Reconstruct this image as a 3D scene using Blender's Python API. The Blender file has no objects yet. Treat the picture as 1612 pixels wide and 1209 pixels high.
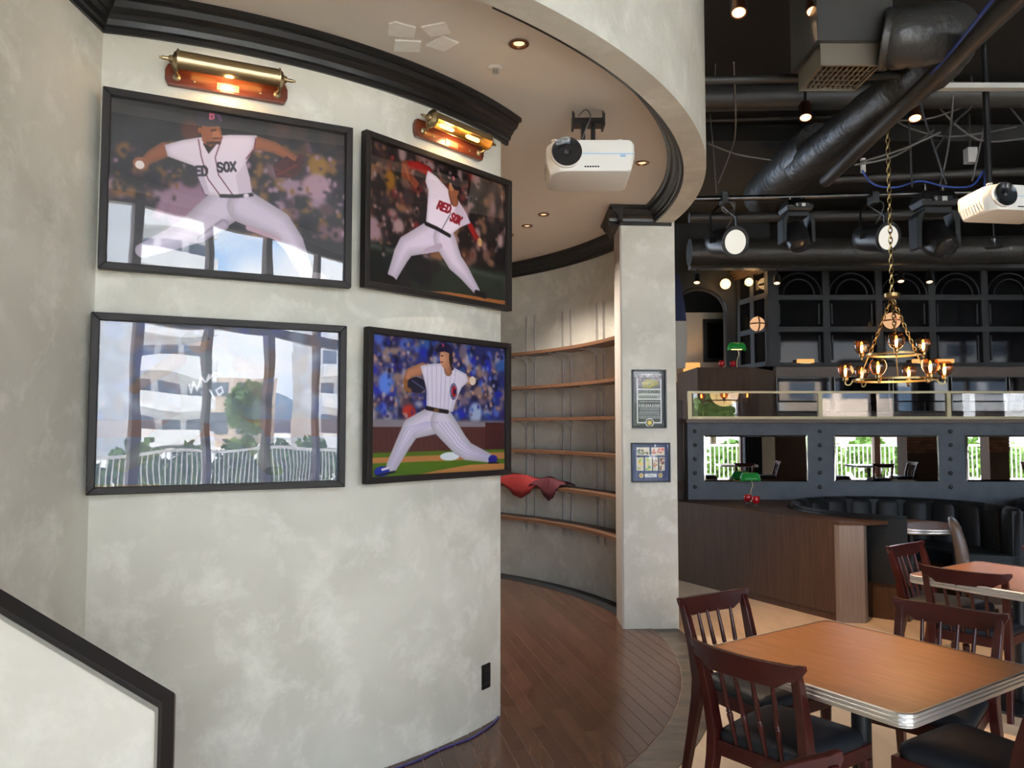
import bpy, math, random
import numpy as np
from mathutils import Vector, Matrix
random.seed(7)
SC = bpy.context.scene
COL = SC.collection
# ------------------------------------------------------------------ camera, sky, sun, exposure
F = 1211.0; TH = math.radians(3.2); H = 1.6
cd = bpy.data.cameras.new('camera'); cam = bpy.data.objects.new('camera', cd); COL.objects.link(cam)
cam.location = (0, 0, H); cam.rotation_euler = (math.pi/2 + TH, 0, 0)
cd.sensor_fit = 'HORIZONTAL'; cd.sensor_width = 36; cd.lens = 36*F/1612; cd.clip_start = .05; cd.clip_end = 300
SC.camera = cam
SC.view_settings.view_transform = 'Standard'; SC.view_settings.look = 'None'
SC.view_settings.exposure = 1.0; SC.view_settings.gamma = 1.0; SC.view_settings.use_curve_mapping = False
cy = SC.cycles
cy.use_denoising = True; cy.max_bounces = 10; cy.diffuse_bounces = 5; cy.glossy_bounces = 5
cy.transparent_max_bounces = 16; cy.sample_clamp_indirect = 6.0; cy.caustics_reflective = False; cy.caustics_refractive = False

SKY = 6.2
w = bpy.data.worlds.new('sky'); SC.world = w; w.use_nodes = True
nt = w.node_tree; nt.nodes.clear()
def N(t, k, **kw):
    n = t.nodes.new(k)
    for a, b in kw.items(): setattr(n, a, b)
    return n
tc = N(nt, 'ShaderNodeTexCoord'); mp = N(nt, 'ShaderNodeMapping'); mp.inputs['Scale'].default_value = (1.6, 1.6, 4.0)
nz = N(nt, 'ShaderNodeTexNoise'); nz.inputs['Scale'].default_value = 1.7; nz.inputs['Detail'].default_value = 6
cr = N(nt, 'ShaderNodeValToRGB'); e = cr.color_ramp.elements
e[0].position = .42; e[0].color = (.42, .62, .92, 1); e[1].position = .60; e[1].color = (1, 1, 1, 1)
bg = N(nt, 'ShaderNodeBackground'); bg.inputs['Strength'].default_value = SKY
wo = N(nt, 'ShaderNodeOutputWorld')
for a, b in ((tc.outputs['Generated'], mp.inputs[0]), (mp.outputs[0], nz.inputs[0]), (nz.outputs[0], cr.inputs[0]), (cr.outputs[0], bg.inputs[0]), (bg.outputs[0], wo.inputs[0])):
    nt.links.new(a, b)
sd = bpy.data.lights.new('sun', 'SUN'); sd.energy = 20.0; sd.angle = .02; sd.color = (1, .95, .86)
so = bpy.data.objects.new('sun', sd); COL.objects.link(so); so.rotation_euler = Vector((-.75, -.32, -.9)).to_track_quat('-Z', 'Y').to_euler()
def portal(cx, cy_, cz, sx, sz, rot):
    d = bpy.data.lights.new('window_portal', 'AREA'); d.shape = 'RECTANGLE'; d.size = sx; d.size_y = sz; d.cycles.is_portal = True
    o = bpy.data.objects.new('window_portal', d); COL.objects.link(o); o.location = (cx, cy_, cz); o.rotation_euler = rot
FY = -3.0                      # plane of the window front behind the camera
portal(2.7, FY+.02, 2.2, 6.4, 4.2, (math.pi/2, 0, 0))
portal(11.4, FY+.02, 2.2, 7.0, 4.2, (math.pi/2, 0, 0))

# ------------------------------------------------------------------ helpers
def ray(px, py):
    u = (px-806)/F; v = (604.5-py)/F
    return Vector((u, math.cos(TH)-v*math.sin(TH), math.sin(TH)+v*math.cos(TH)))
def at(px, py, Y):             # the point at depth Y that the photograph shows at px, py
    r = ray(px, py); return Vector((0, 0, H)) + r*(Y/r.y)
def atz(px, py, Z):            # the same at height Z
    r = ray(px, py); return Vector((0, 0, H)) + r*((Z-H)/r.z)
V = Vector
class MB:
    def __init__(s): s.v = []; s.f = []
    def add(s, vs, fs):
        k = len(s.v); s.v += [tuple(p) for p in vs]; s.f += [tuple(i+k for i in q) for q in fs]; return s
    def box(s, x0, x1, y0, y1, z0, z1):
        return s.add([(x0,y0,z0),(x1,y0,z0),(x1,y1,z0),(x0,y1,z0),(x0,y0,z1),(x1,y0,z1),(x1,y1,z1),(x0,y1,z1)],
                     [(3,2,1,0),(4,5,6,7),(0,1,5,4),(1,2,6,5),(2,3,7,6),(3,0,4,7)])
    def obox(s, c, a, b, d):   # centre and three half-axis vectors
        c, a, b, d = V(c), V(a), V(b), V(d)
        if a.cross(b).dot(d) < 0: a = -a
        return s.add([c-a-b-d, c+a-b-d, c+a+b-d, c-a+b-d, c-a-b+d, c+a-b+d, c+a+b+d, c-a+b+d],
                     [(3,2,1,0),(4,5,6,7),(0,1,5,4),(1,2,6,5),(2,3,7,6),(3,0,4,7)])
    def prism(s, poly, z0, z1, plane='xy', off=0):
        n = len(poly); ar = sum(poly[i][0]*poly[(i+1)%n][1]-poly[(i+1)%n][0]*poly[i][1] for i in range(n))
        if ar < 0: poly = poly[::-1]
        if plane == 'xy': g = lambda p, z: (p[0], p[1], z)
        else: g = lambda p, z: (p[0], -z, p[1])
        return s.add([g(p, z0) for p in poly]+[g(p, z1) for p in poly],
                     [tuple(range(n-1, -1, -1)), tuple(range(n, 2*n))]+[(i, (i+1) % n, n+(i+1) % n, n+i) for i in range(n)])
    def rings(s, R, closed=True, cap=True):   # list of rings of equal length
        n = len(R[0]); m = len(R); fs = []
        for j in range(m-1):
            for i in range(n if closed else n-1):
                k = (i+1) % n; fs.append((j*n+i, j*n+k, (j+1)*n+k, (j+1)*n+i))
        if cap and closed: fs += [tuple(range(n-1, -1, -1)), tuple(range((m-1)*n, m*n))]
        return s.add([p for r in R for p in r], fs)
    def tube(s, path, r, n=8, cap=True):
        P = [V(p) for p in path]; R = []; up = None
        for i, p in enumerate(P):
            d = (P[min(i+1, len(P)-1)]-P[max(i-1, 0)]).normalized()
            if up is None: up = d.orthogonal().normalized()
            up = (up-d*up.dot(d)).normalized(); b = d.cross(up); q = r[i] if isinstance(r, (list, tuple)) else r
            R.append([p+(up*math.cos(t)+b*math.sin(t))*q for t in [2*math.pi*k/n for k in range(n)]])
        return s.rings(R, True, cap)
    def lathe(s, prof, o=(0,0,0), ax=(0,0,1), n=14, cap=True):
        o = V(o); ax = V(ax).normalized(); a = ax.orthogonal().normalized(); b = ax.cross(a)
        R = [[o+ax*z+(a*math.cos(t)+b*math.sin(t))*r for t in [2*math.pi*k/n for k in range(n)]] for r, z in prof]
        return s.rings(R, True, cap)
    def cyl(s, p, q, r, n=12):
        p = V(p); q = V(q); return s.lathe([(r, 0), (r, (q-p).length)], p, q-p, n)
    def sphere(s, c, r, n=14, m=8, sc=(1,1,1)):
        c = V(c); R = []
        for j in range(m+1):
            t = math.pi*j/m; rr = max(math.sin(t), .002)*r
            R.append([c+V((math.cos(2*math.pi*k/n)*rr*sc[0], math.sin(2*math.pi*k/n)*rr*sc[1], -math.cos(t)*r*sc[2])) for k in range(n)])
        return s.rings(R)
    def build(s, name, mat, parent=None, smooth=None, bevel=0):
        me = bpy.data.meshes.new(name); me.from_pydata(s.v, [], s.f); me.update()
        if smooth:
            me.shade_smooth(); me.set_sharp_from_angle(angle=math.radians(smooth if smooth > 1 else 40))
        if mat is not None: me.materials.append(mat)
        o = bpy.data.objects.new(name, me); COL.objects.link(o)
        if parent is not None: o.parent = parent
        if bevel:
            b = o.modifiers.new('bevel', 'BEVEL'); b.width = bevel; b.segments = 2; b.limit_method = 'ANGLE'
        return o
def tag(o, label, cat, group=None):
    o['label'] = label; o['category'] = cat
    if group: o['group'] = group
    return o
def thing(name, label, cat, loc=(0,0,0), rz=0, group=None):
    o = bpy.data.objects.new(name, None); COL.objects.link(o); o.empty_display_size = .1
    o.location = loc; o.rotation_euler = (0, 0, rz); return tag(o, label, cat, group)
def st(o): o['kind'] = 'structure'; return o
def kids(o): return [c for c in bpy.data.objects if c.parent == o]
def copy_tree(o, parent=None, ch=None):
    c = o.copy(); COL.objects.link(c); c.parent = parent
    for k in kids(o): copy_tree(k, c)
    return c
def light(name, kind, loc, energy, color, parent=None, size=.03, spot=None, aim=None, blend=.6):
    d = bpy.data.lights.new(name, kind); d.energy = energy; d.color = color
    d.shadow_soft_size = size
    if kind == 'SPOT': d.spot_size = spot; d.spot_blend = blend
    o = bpy.data.objects.new(name, d); COL.objects.link(o); o.location = loc
    if aim is not None: o.rotation_euler = V(aim).to_track_quat('-Z', 'Y').to_euler()
    if parent is not None: o.parent = parent
    return o
# ------------------------------------------------------------------ materials
def mat(name, col, rough=.5, metal=0, spec=.5, emit=None, es=0, coat=0, var=0, noise=None, ns=8, bump=0, bs=40, stretch=None, rand=0, obj=True):
    m = bpy.data.materials.new(name); m.use_nodes = True; t = m.node_tree; b = t.nodes['Principled BSDF']
    b.inputs['Base Color'].default_value = (*col, 1); b.inputs['Roughness'].default_value = rough; b.inputs['Metallic'].default_value = metal
    b.inputs['Specular IOR Level'].default_value = spec; b.inputs['Coat Weight'].default_value = coat
    if emit: b.inputs['Emission Color'].default_value = (*emit, 1); b.inputs['Emission Strength'].default_value = es
    L = t.links.new
    co = N(t, 'ShaderNodeTexCoord'); mpn = N(t, 'ShaderNodeMapping'); L(co.outputs['Object'], mpn.inputs[0])
    if stretch: mpn.inputs['Scale'].default_value = stretch
    last = None
    if noise:
        n1 = N(t, 'ShaderNodeTexNoise'); n1.inputs['Scale'].default_value = ns; n1.inputs['Detail'].default_value = 6; n1.inputs['Roughness'].default_value = .65; L(mpn.outputs[0], n1.inputs[0])
        r = N(t, 'ShaderNodeValToRGB'); k = r.color_ramp.elements
        k[0].position = .33; k[1].position = .68; k[0].color = (*noise[0], 1); k[1].color = (*noise[1], 1); L(n1.outputs[0], r.inputs[0]); last = r.outputs[0]
    if rand:
        oi = N(t, 'ShaderNodeObjectInfo'); ma = N(t, 'ShaderNodeMapRange'); ma.inputs[3].default_value = 1-rand; ma.inputs[4].default_value = 1+rand; L(oi.outputs['Random'], ma.inputs[0])
        hs = N(t, 'ShaderNodeHueSaturation'); L(ma.outputs[0], hs.inputs['Value'])
        if last: L(last, hs.inputs['Color'])
        else: hs.inputs['Color'].default_value = (*col, 1)
        last = hs.outputs[0]
    if last: L(last, b.inputs['Base Color'])
    if bump:
        n2 = N(t, 'ShaderNodeTexNoise'); n2.inputs['Scale'].default_value = bs; n2.inputs['Detail'].default_value = 4; L(mpn.outputs[0], n2.inputs[0])
        bp = N(t, 'ShaderNodeBump'); bp.inputs['Strength'].default_value = bump; bp.inputs['Distance'].default_value = .01; L(n2.outputs[0], bp.inputs['Height']); L(bp.outputs[0], b.inputs['Normal'])
    return m
def emis(name, col, s): return mat(name, (0.02, .02, .02), .5, emit=col, es=s)
def sheet(name, refl, tint=(1, 1, 1), rough=0.0, wave=0, ws=3, fres=1.0):
    m = bpy.data.materials.new(name); m.use_nodes = True; t = m.node_tree; t.nodes.clear(); L = t.links.new
    o = N(t, 'ShaderNodeOutputMaterial'); mx = N(t, 'ShaderNodeMixShader'); tr = N(t, 'ShaderNodeBsdfTransparent'); tr.inputs[0].default_value = (*tint, 1)
    gl = N(t, 'ShaderNodeBsdfGlossy'); gl.inputs['Roughness'].default_value = rough; gl.inputs['Color'].default_value = (1, 1, 1, 1)
    ge = N(t, 'ShaderNodeNewGeometry'); dt = N(t, 'ShaderNodeVectorMath', operation='DOT_PRODUCT'); L(ge.outputs['Normal'], dt.inputs[0]); L(ge.outputs['Incoming'], dt.inputs[1])
    ab = N(t, 'ShaderNodeMath', operation='ABSOLUTE'); L(dt.outputs['Value'], ab.inputs[0]); om = N(t, 'ShaderNodeMath', operation='SUBTRACT'); om.inputs[0].default_value = 1; L(ab.outputs[0], om.inputs[1])
    pw = N(t, 'ShaderNodeMath', operation='POWER'); pw.inputs[1].default_value = 5; L(om.outputs[0], pw.inputs[0])
    ad = N(t, 'ShaderNodeMath', operation='MULTIPLY_ADD'); ad.inputs[1].default_value = fres*(1-refl); ad.inputs[2].default_value = refl; ad.use_clamp = True
    L(pw.outputs[0], ad.inputs[0]); L(ad.outputs[0], mx.inputs[0]); L(tr.outputs[0], mx.inputs[1]); L(gl.outputs[0], mx.inputs[2]); L(mx.outputs[0], o.inputs[0])
    if wave:
        co = N(t, 'ShaderNodeTexCoord'); n2 = N(t, 'ShaderNodeTexNoise'); n2.inputs['Scale'].default_value = ws; n2.inputs['Detail'].default_value = 1; L(co.outputs['Object'], n2.inputs[0])
        bp = N(t, 'ShaderNodeBump'); bp.inputs['Strength'].default_value = wave; bp.inputs['Distance'].default_value = .02; L(n2.outputs[0], bp.inputs['Height']); L(bp.outputs[0], gl.inputs['Normal'])
    return m
def attr_mat(name, rough=.45):
    m = bpy.data.materials.new(name); m.use_nodes = True; t = m.node_tree; b = t.nodes['Principled BSDF']; b.inputs['Roughness'].default_value = rough
    a = N(t, 'ShaderNodeVertexColor', layer_name='print'); t.links.new(a.outputs[0], b.inputs['Base Color']); return m
def plaster(name, a, b, c):
    m = mat(name, a, .62, bump=.3, bs=11); t = m.node_tree; L = t.links.new; bs_ = t.nodes['Principled BSDF']
    co = N(t, 'ShaderNodeTexCoord'); n1 = N(t, 'ShaderNodeTexNoise'); n1.inputs['Scale'].default_value = 2.2; n1.inputs['Detail'].default_value = 3; n1.inputs['Distortion'].default_value = .6
    n2 = N(t, 'ShaderNodeTexNoise'); n2.inputs['Scale'].default_value = 5.0; n2.inputs['Detail'].default_value = 10; n2.inputs['Roughness'].default_value = .70; n2.inputs['Distortion'].default_value = .25
    for n_ in (n1, n2): L(co.outputs['Object'], n_.inputs[0])
    r1 = N(t, 'ShaderNodeValToRGB'); r1.color_ramp.elements[0].position = .36; r1.color_ramp.elements[1].position = .64; r1.color_ramp.elements[0].color = (*a, 1); r1.color_ramp.elements[1].color = (*b, 1); L(n1.outputs[0], r1.inputs[0])
    r2 = N(t, 'ShaderNodeValToRGB'); r2.color_ramp.elements[0].position = .50; r2.color_ramp.elements[1].position = .68; r2.color_ramp.elements[0].color = (0, 0, 0, 1); r2.color_ramp.elements[1].color = (.75, .75, .75, 1); L(n2.outputs[0], r2.inputs[0])
    mx = N(t, 'ShaderNodeMix', data_type='RGBA'); L(r2.outputs[0], mx.inputs[0]); L(r1.outputs[0], mx.inputs[6]); mx.inputs[7].default_value = (*c, 1); L(mx.outputs[2], bs_.inputs['Base Color']); return m
M = dict(
    plaster=plaster('trowelled_plaster', (.575,.555,.475), (.665,.645,.56), (.81,.79,.705)),
    plaster_edge=mat('plaster_reveal', (.5,.45,.4), .6),
    plaster_white=plaster('pale_plaster', (.64,.615,.55), (.70,.67,.59), (.80,.775,.70)),
    ceil=mat('taupe_ceiling_paint', (.74,.685,.615), .8),
    black_trim=mat('black_moulding_paint', (.012,.012,.013), .32),
    black=mat('black_ceiling_paint', (.012,.0115,.011), .7),
    blackmetal=mat('black_metal', (.015,.015,.016), .38, metal=.3),
    dkgrey=mat('dark_grey_lacquer', (.016,.018,.020), .5, spec=.35),
    slate=mat('slate_blue_grey_paint', (.07,.085,.10), .55, noise=((.058,.07,.083),(.085,.10,.118)), ns=5),
    plank=mat('dark_stained_plank', (.08,.036,.022), .22, noise=((.052,.024,.015),(.098,.046,.027)), ns=3, stretch=(9, 1.0, 1), rand=.16),
    joint=mat('pale_floor_joint', (.42,.31,.24), .6),
    border=mat('worn_dark_floor_border', (.1,.09,.08), .4, noise=((.035,.033,.032),(.17,.125,.085)), ns=3.4, stretch=(1, 3, 1)),
    tan=mat('tan_wood_floor', (.5,.36,.24), .42, noise=((.60,.44,.29),(.78,.60,.42)), ns=1.6, stretch=(3, .7, 1)),
    frame=mat('dark_brown_frame', (.016,.013,.012), .5, spec=.35),
    brass=mat('antique_brass', (.42,.33,.19), .28, metal=1),
    gold=mat('gold_chain_brass', (.34,.24,.10), .35, metal=1),
    champagne=mat('champagne_metal', (.34,.29,.175), .42, metal=.7),
    mahog=mat('red_mahogany', (.14,.03,.014), .28, noise=((.10,.02,.01),(.17,.04,.018)), ns=10, stretch=(1,1,8), coat=.3),
    chairwood=mat('dark_cherry_wood', (.045,.008,.006), .3, spec=.3, noise=((.035,.006,.005),(.058,.010,.007)), ns=8, coat=.15),
    pad=mat('black_vinyl_pad', (.013,.016,.020), .5, spec=.35),
    leather=mat('black_leather', (.010,.012,.013), .48, spec=.3, bump=.15, bs=120),
    brownleather=mat('taupe_leather', (.12,.085,.065), .35),
    tabletop=mat('brown_wood_laminate', (.3,.15,.07), .33, noise=((.28,.12,.045),(.38,.17,.065)), ns=4, stretch=(9, 1.2, 1)),
    alu=mat('ribbed_aluminium', (.82,.81,.79), .34, metal=1),
    steel=mat('brushed_steel', (.55,.55,.54), .3, metal=1),
    chrome=mat('chrome', (.8,.8,.8), .1, metal=1),
    darksteel=mat('dark_steel', (.12,.12,.12), .3, metal=1),
    walnut=mat('walnut_veneer', (.07,.034,.017), .58, spec=.22, noise=((.055,.026,.012),(.090,.045,.023)), ns=4, stretch=(14,14,.6)),
    walnut_pale=mat('grey_walnut_veneer', (.12,.085,.062), .5, noise=((.10,.07,.05),(.14,.10,.075)), ns=5, stretch=(12,12,.6)),
    shelf=mat('shelf_walnut', (.13,.06,.03), .38, noise=((.10,.045,.022),(.16,.078,.042)), ns=5, stretch=(3,3,20)),
    standard=mat('grey_steel_strip', (.58,.56,.52), .4, metal=.25),
    redcloth=mat('red_cloth', (.20,.010,.010), .8),
    maroon=mat('maroon_cloth', (.06,.004,.010), .8),
    white=mat('white_plastic', (.78,.76,.70), .35),
    cream=mat('cream_wall', (.55,.48,.38), .7),
    bluestripe=mat('pale_blue_stripe', (.35,.55,.75), .4),
    lens=mat('dark_glass_lens', (.02,.022,.024), .12),
    patch=mat('white_filler_patch', (.80,.77,.70), .8, noise=((.88,.86,.80),(.97,.96,.92)), ns=20),
    mirror=mat('mirror', (.5,.5,.5), .01, metal=1),
    bevel=mat('bevelled_mirror_edge', (.9,.9,.9), .08, metal=1),
    screen=mat('black_screen', (.005,.005,.006), .03, spec=.5),
    darkglass=mat('dark_window_glass', (.004,.004,.005), .04, spec=.12),
    glass=sheet('clear_glass', .05),
    acrylic=sheet('glossy_acrylic', .078, wave=.10, ws=2.6),
    smallglass=sheet('frame_glass', .015),
    amber=sheet('amber_glass', .10, tint=(.80,.46,.24), fres=1.0),
    filament=emis('lit_filament', (1,.50,.18), 22),
    tubebulb=emis('lit_tube_bulb', (1,.46,.10), 4),
    globe=emis('lit_globe', (1,.55,.20), 2.2),
    globe2=emis('lit_globe_dim', (1,.55,.28), .42),
    shade=emis('lit_lamp_shade', (1,.50,.14), .5),
    parface=emis('lit_par_lens', (1,.96,.84), .42),
    downglow=emis('lit_downlight', (1,.60,.32), 1.0),
    spotglow=emis('lit_spot', (1,.50,.20), 3.2),
    copper=mat('copper_reflector', (.35,.17,.09), .3, metal=1),
    greenshade=mat('green_glass_shade', (.01,.16,.03), .2, emit=(.05,.6,.1), es=.05),
    redglass=mat('red_glass', (.5,.01,.015), .1, spec=.8),
    clearglass=sheet('jar_glass', .12, tint=(.95,.93,.9)),
    duct=mat('black_wrapped_duct', (.035,.033,.03), .38, bump=1.0, bs=14),
    ductsmooth=mat('black_duct', (.04,.038,.035), .45),
    collar=mat('bronze_grille_collar', (.20,.17,.13), .42, metal=.6),
    bluecable=mat('blue_cable', (.02,.06,.30), .5),
    purplecable=mat('indigo_cable', (.05,.045,.18), .5),
    greycable=mat('grey_cable', (.12,.115,.11), .5),
    blackcable=mat('black_cable', (.03,.03,.03), .5),
    brick=mat('brown_brick', (.20,.09,.05), .8, noise=((.15,.065,.035),(.27,.13,.07)), ns=9, rand=.25),
    mortar=mat('dark_mortar', (.08,.05,.035), .9),
    ext_white=mat('white_render', (.72,.71,.70), .8), ext_tan=mat('tan_render', (.62,.50,.40), .8),
    ext_glass=mat('far_window', (.10,.13,.18), .2), paving=mat('pale_paving', (.80,.77,.71), .8), hill=mat('hazy_blue_hill', (.20,.30,.45), .9),
    leaf=mat('green_leaves', (.12,.28,.04), .6, noise=((.07,.17,.02),(.22,.38,.06)), ns=6), bark=mat('bark', (.12,.08,.05), .9),
    winframe=mat('brown_window_frame', (.16,.085,.055), .4), curtain=mat('navy_curtain', (.015,.018,.03), .8), darkwall=mat('dark_brown_wall', (.06,.035,.022), .6),
)
# ------------------------------------------------------------------ the setting
CX, CY = -2.35, 5.68           # centre of the round niche
ZC, ZB = 3.38, 3.26            # its ceiling and the underside of its fascia
RW, RF, RB, RO = 2.65, 3.55, 3.58, 3.69
def pol(R, deg): a = math.radians(deg); return (CX+R*math.cos(a), CY+R*math.sin(a))
def arc(R, a0, a1, n): return [pol(R, a0+(a1-a0)*i/(n-1)) for i in range(n)]
def ring(r0, r1, a0, a1, z0, z1, n=48):
    mb = MB(); R = []
    for i in range(n):
        a = a0+(a1-a0)*i/(n-1); p = pol(r0, a); q = pol(r1, a)
        R.append([(*p, z0), (*q, z0), (*q, z1), (*p, z1)])
    return mb.rings(R)
st(MB().box(-2.6, 15.2, -3.2, 14, -.12, 0).build('floor', M['tan']))
fl2 = st(ring(.4, 3.5, -100, 100, .0005, .004, 90).build('floor_niche', M['joint']))
st(ring(3.5, 3.70, -100, 13, .0006, .005, 90).build('floor_border', M['border'], None, 30))
st(ring(3.37, 3.575, 12, 100, .004, .012, 60).build('baseboard_niche', M['dkgrey'], None, 30))
# planks of the niche floor, one by one, clipped to the curved edge
def clip(poly, R):
    n = 96; out = poly
    for i in range(n):
        a, b = pol(R, 360*i/n), pol(R, 360*(i+1)/n); src = out; out = []
        sd_ = lambda p: (b[0]-a[0])*(p[1]-a[1])-(b[1]-a[1])*(p[0]-a[0])
        for j in range(len(src)):
            p, q = src[j], src[(j+1) % len(src)]; u, v = sd_(p), sd_(q)
            if u >= 0: out.append(p)
            if u*v < 0: t = u/(u-v); out.append((p[0]+(q[0]-p[0])*t, p[1]+(q[1]-p[1])*t))
        if len(out) < 3: return []
    return out
pd = V((.222, -.975)).normalized(); pn = V((-pd.y, pd.x)); PW = .086; PL = .91
for i in range(-26, 30):
    off = (i*.37 % 1)*PL
    for j in range(-9, 5):
        c = V((0, 5.2)) + pn*(i*PW) + pd*(j*PL+off)
        hw, hl = PW/2-.0022, PL/2-.0018
        q = [c-pn*hw-pd*hl, c+pn*hw-pd*hl, c+pn*hw+pd*hl, c-pn*hw+pd*hl]
        q = [tuple(p) for p in q]
        g = clip(q, 3.497)
        if not g: continue
        m_ = [sum(p[k] for p in g)/len(g) for k in (0, 1)]; ang = math.degrees(math.atan2(m_[1]-CY, m_[0]-CX))
        px = 806+F*m_[0]/max(m_[1], .1); rc_ = math.hypot(m_[0]-CX, m_[1]-CY)
        if not (-68 < ang < 60) or px < 480 or (rc_ < 2.35 and px < 735): continue
        o = MB().prism([(p[0]-m_[0], p[1]-m_[1]) for p in g], 0, .006).build('plank', M['plank'], fl2); o.location = (m_[0], m_[1], .003)
# walls
aL, aR = -76.2, -30.4
mb = ring(RW-.16, RW, aL-14, aR, 0, ZC+.05, 64); st(mb.build('wall_picture', M['plaster'], None, 30))
st(MB().box(-1.92, -1.70, -3, 3.12, 0, 4.55).build('wall_left', M['plaster']))
st(ring(RB, RB+.12, 11.5, 128, 0, 4.55, 80).build('wall_niche', M['plaster'], None, 30))
p0 = MB().prism([(.886, 6.165), (1.325, 6.20), (1.325, 6.62), (1.10, 6.62), (.93, 6.5)], 0, 4.55); st(p0.build('wall_pillar', M['plaster'], None, 0))
st(MB().box(.874, .888, 6.175, 6.52, 0, ZB).build('trim_pillar', M['plaster_edge']))
st(ring(RF, RO, -104, 9.5, ZB, 4.55, 100).build('wall_fascia', M['plaster'], None, 30))
mb = MB(); mb.prism([pol(3.6, 360*i/96) for i in range(96)], ZC, ZC+.06); st(mb.build('ceiling_niche', M['ceil']))
# crown moulding, one length for each wall
PR = [(0,3.235),(.018,3.235),(.018,3.257),(.03,3.262),(.036,3.285),(.05,3.30),(.05,3.308),(.072,3.322),(.085,3.344),(.085,3.352),(.104,3.356),(.104,3.38),(0,3.38)]
def crown(pts, nrm, name, fz=lambda z: z):
    R = [[(p[0]+n_[0]*a, p[1]+n_[1]*a, fz(z)) for a, z in PR] for p, n_ in zip(pts, nrm)]
    o = MB().rings(R).build(name, M['black_trim'], None, 25); return st(o)
def unit(a): return (math.cos(math.radians(a)), math.sin(math.radians(a)))
k = 50; an = [aL-2+(aR+1.4-aL+2)*i/(k-1) for i in range(k)]
crown([pol(RW-.004, a) for a in an], [unit(a) for a in an], 'trim_1')
crown([(-1.705, 3.16), (-1.705, 1.0)], [(1, 0), (1, 0)], 'trim_2')
an = [10+(118-10)*i/(k-1) for i in range(k)]
crown([pol(RB+.002, a) for a in an], [tuple(-c for c in unit(a)) for a in an], 'trim_3')
crown([(.784, 6.166), (1.30, 6.20)], [(.0, -1), (.0, -1)], 'trim_4')
crown([(.888, 6.07), (.888, 6.72)], [(-1, 0), (-1, 0)], 'trim_6')
an = [9-(9+50)*i/39 for i in range(40)]
crown([pol(RF+.002, a) for a in an], [tuple(-c for c in unit(a)) for a in an], 'trim_5', lambda z: 3.262+(z-3.235)*.118/.145)
# dining hall shell
st(MB().box(-2.6, 15.2, -3.2, 14, 4.5, 4.7).build('ceiling', M['black']))
st(MB().box(-2.6, 15.2, 14, 14.2, 0, 4.6).build('wall_back', M['black']))
st(MB().box(15, 15.2, -3.2, 14, 0, 4.6).build('wall_right', M['darkwall']))
st(MB().box(-6.2, -6.0, -3.2, 14, 0, 4.6).build('wall_far_left', M['plaster']))
st(MB().box(-6.2, -2.6, -3.2, 14, 4.5, 4.7).build('ceiling_left', M['black']))
st(MB().box(-6.2, -2.6, -3.2, 14, -.12, 0).build('floor_left', M['tan']))
# window front behind the camera
mb = MB(); mb.box(-6.2, -.5, FY-.2, FY, 0, 4.6); mb.box(-.5, 15.2, FY-.2, FY, 4.3, 4.6); st(mb.build('wall_front', M['plaster_white']))
st(MB().box(6.28, 6.62, FY-.2, FY+.25, 0, 4.3).build('wall_front_pier', M['plaster_white']))
st(MB().box(6.62, 7.9, FY-.2, FY+.05, 0, 4.3).build('wall_front_panel', M['darkwall']))
def windows(x0, x1, n, k):
    root = st(MB().box(x0, x1, FY-.14, FY-.02, 4.16, 4.3).build('window_%d' % k, M['winframe']))
    MB().box(x0, x1, FY-.14, FY-.02, 2.95, 3.08).build('transom_bar', M['winframe'], root)
    MB().box(x0, x1, FY-.14, FY-.02, 0, .10).build('sill_rail', M['winframe'], root)
    for i in range(n+1):
        x = x0+(x1-x0)*i/n; ww = .075 if i % 2 else .05
        MB().box(max(x-ww, x0), min(x+ww, x1), FY-.16, FY, .1, 4.16).build('mullion', M['winframe'], root)
    for i in range(n):
        a, b = x0+(x1-x0)*i/n, x0+(x1-x0)*(i+1)/n
        MB().box(a+.06, b-.06, FY-.085, FY-.079, .1, 4.16).build('pane', M['glass'], root)
windows(-.5, 5.9, 5, 1); windows(7.9, 15.0, 5, 2)
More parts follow.
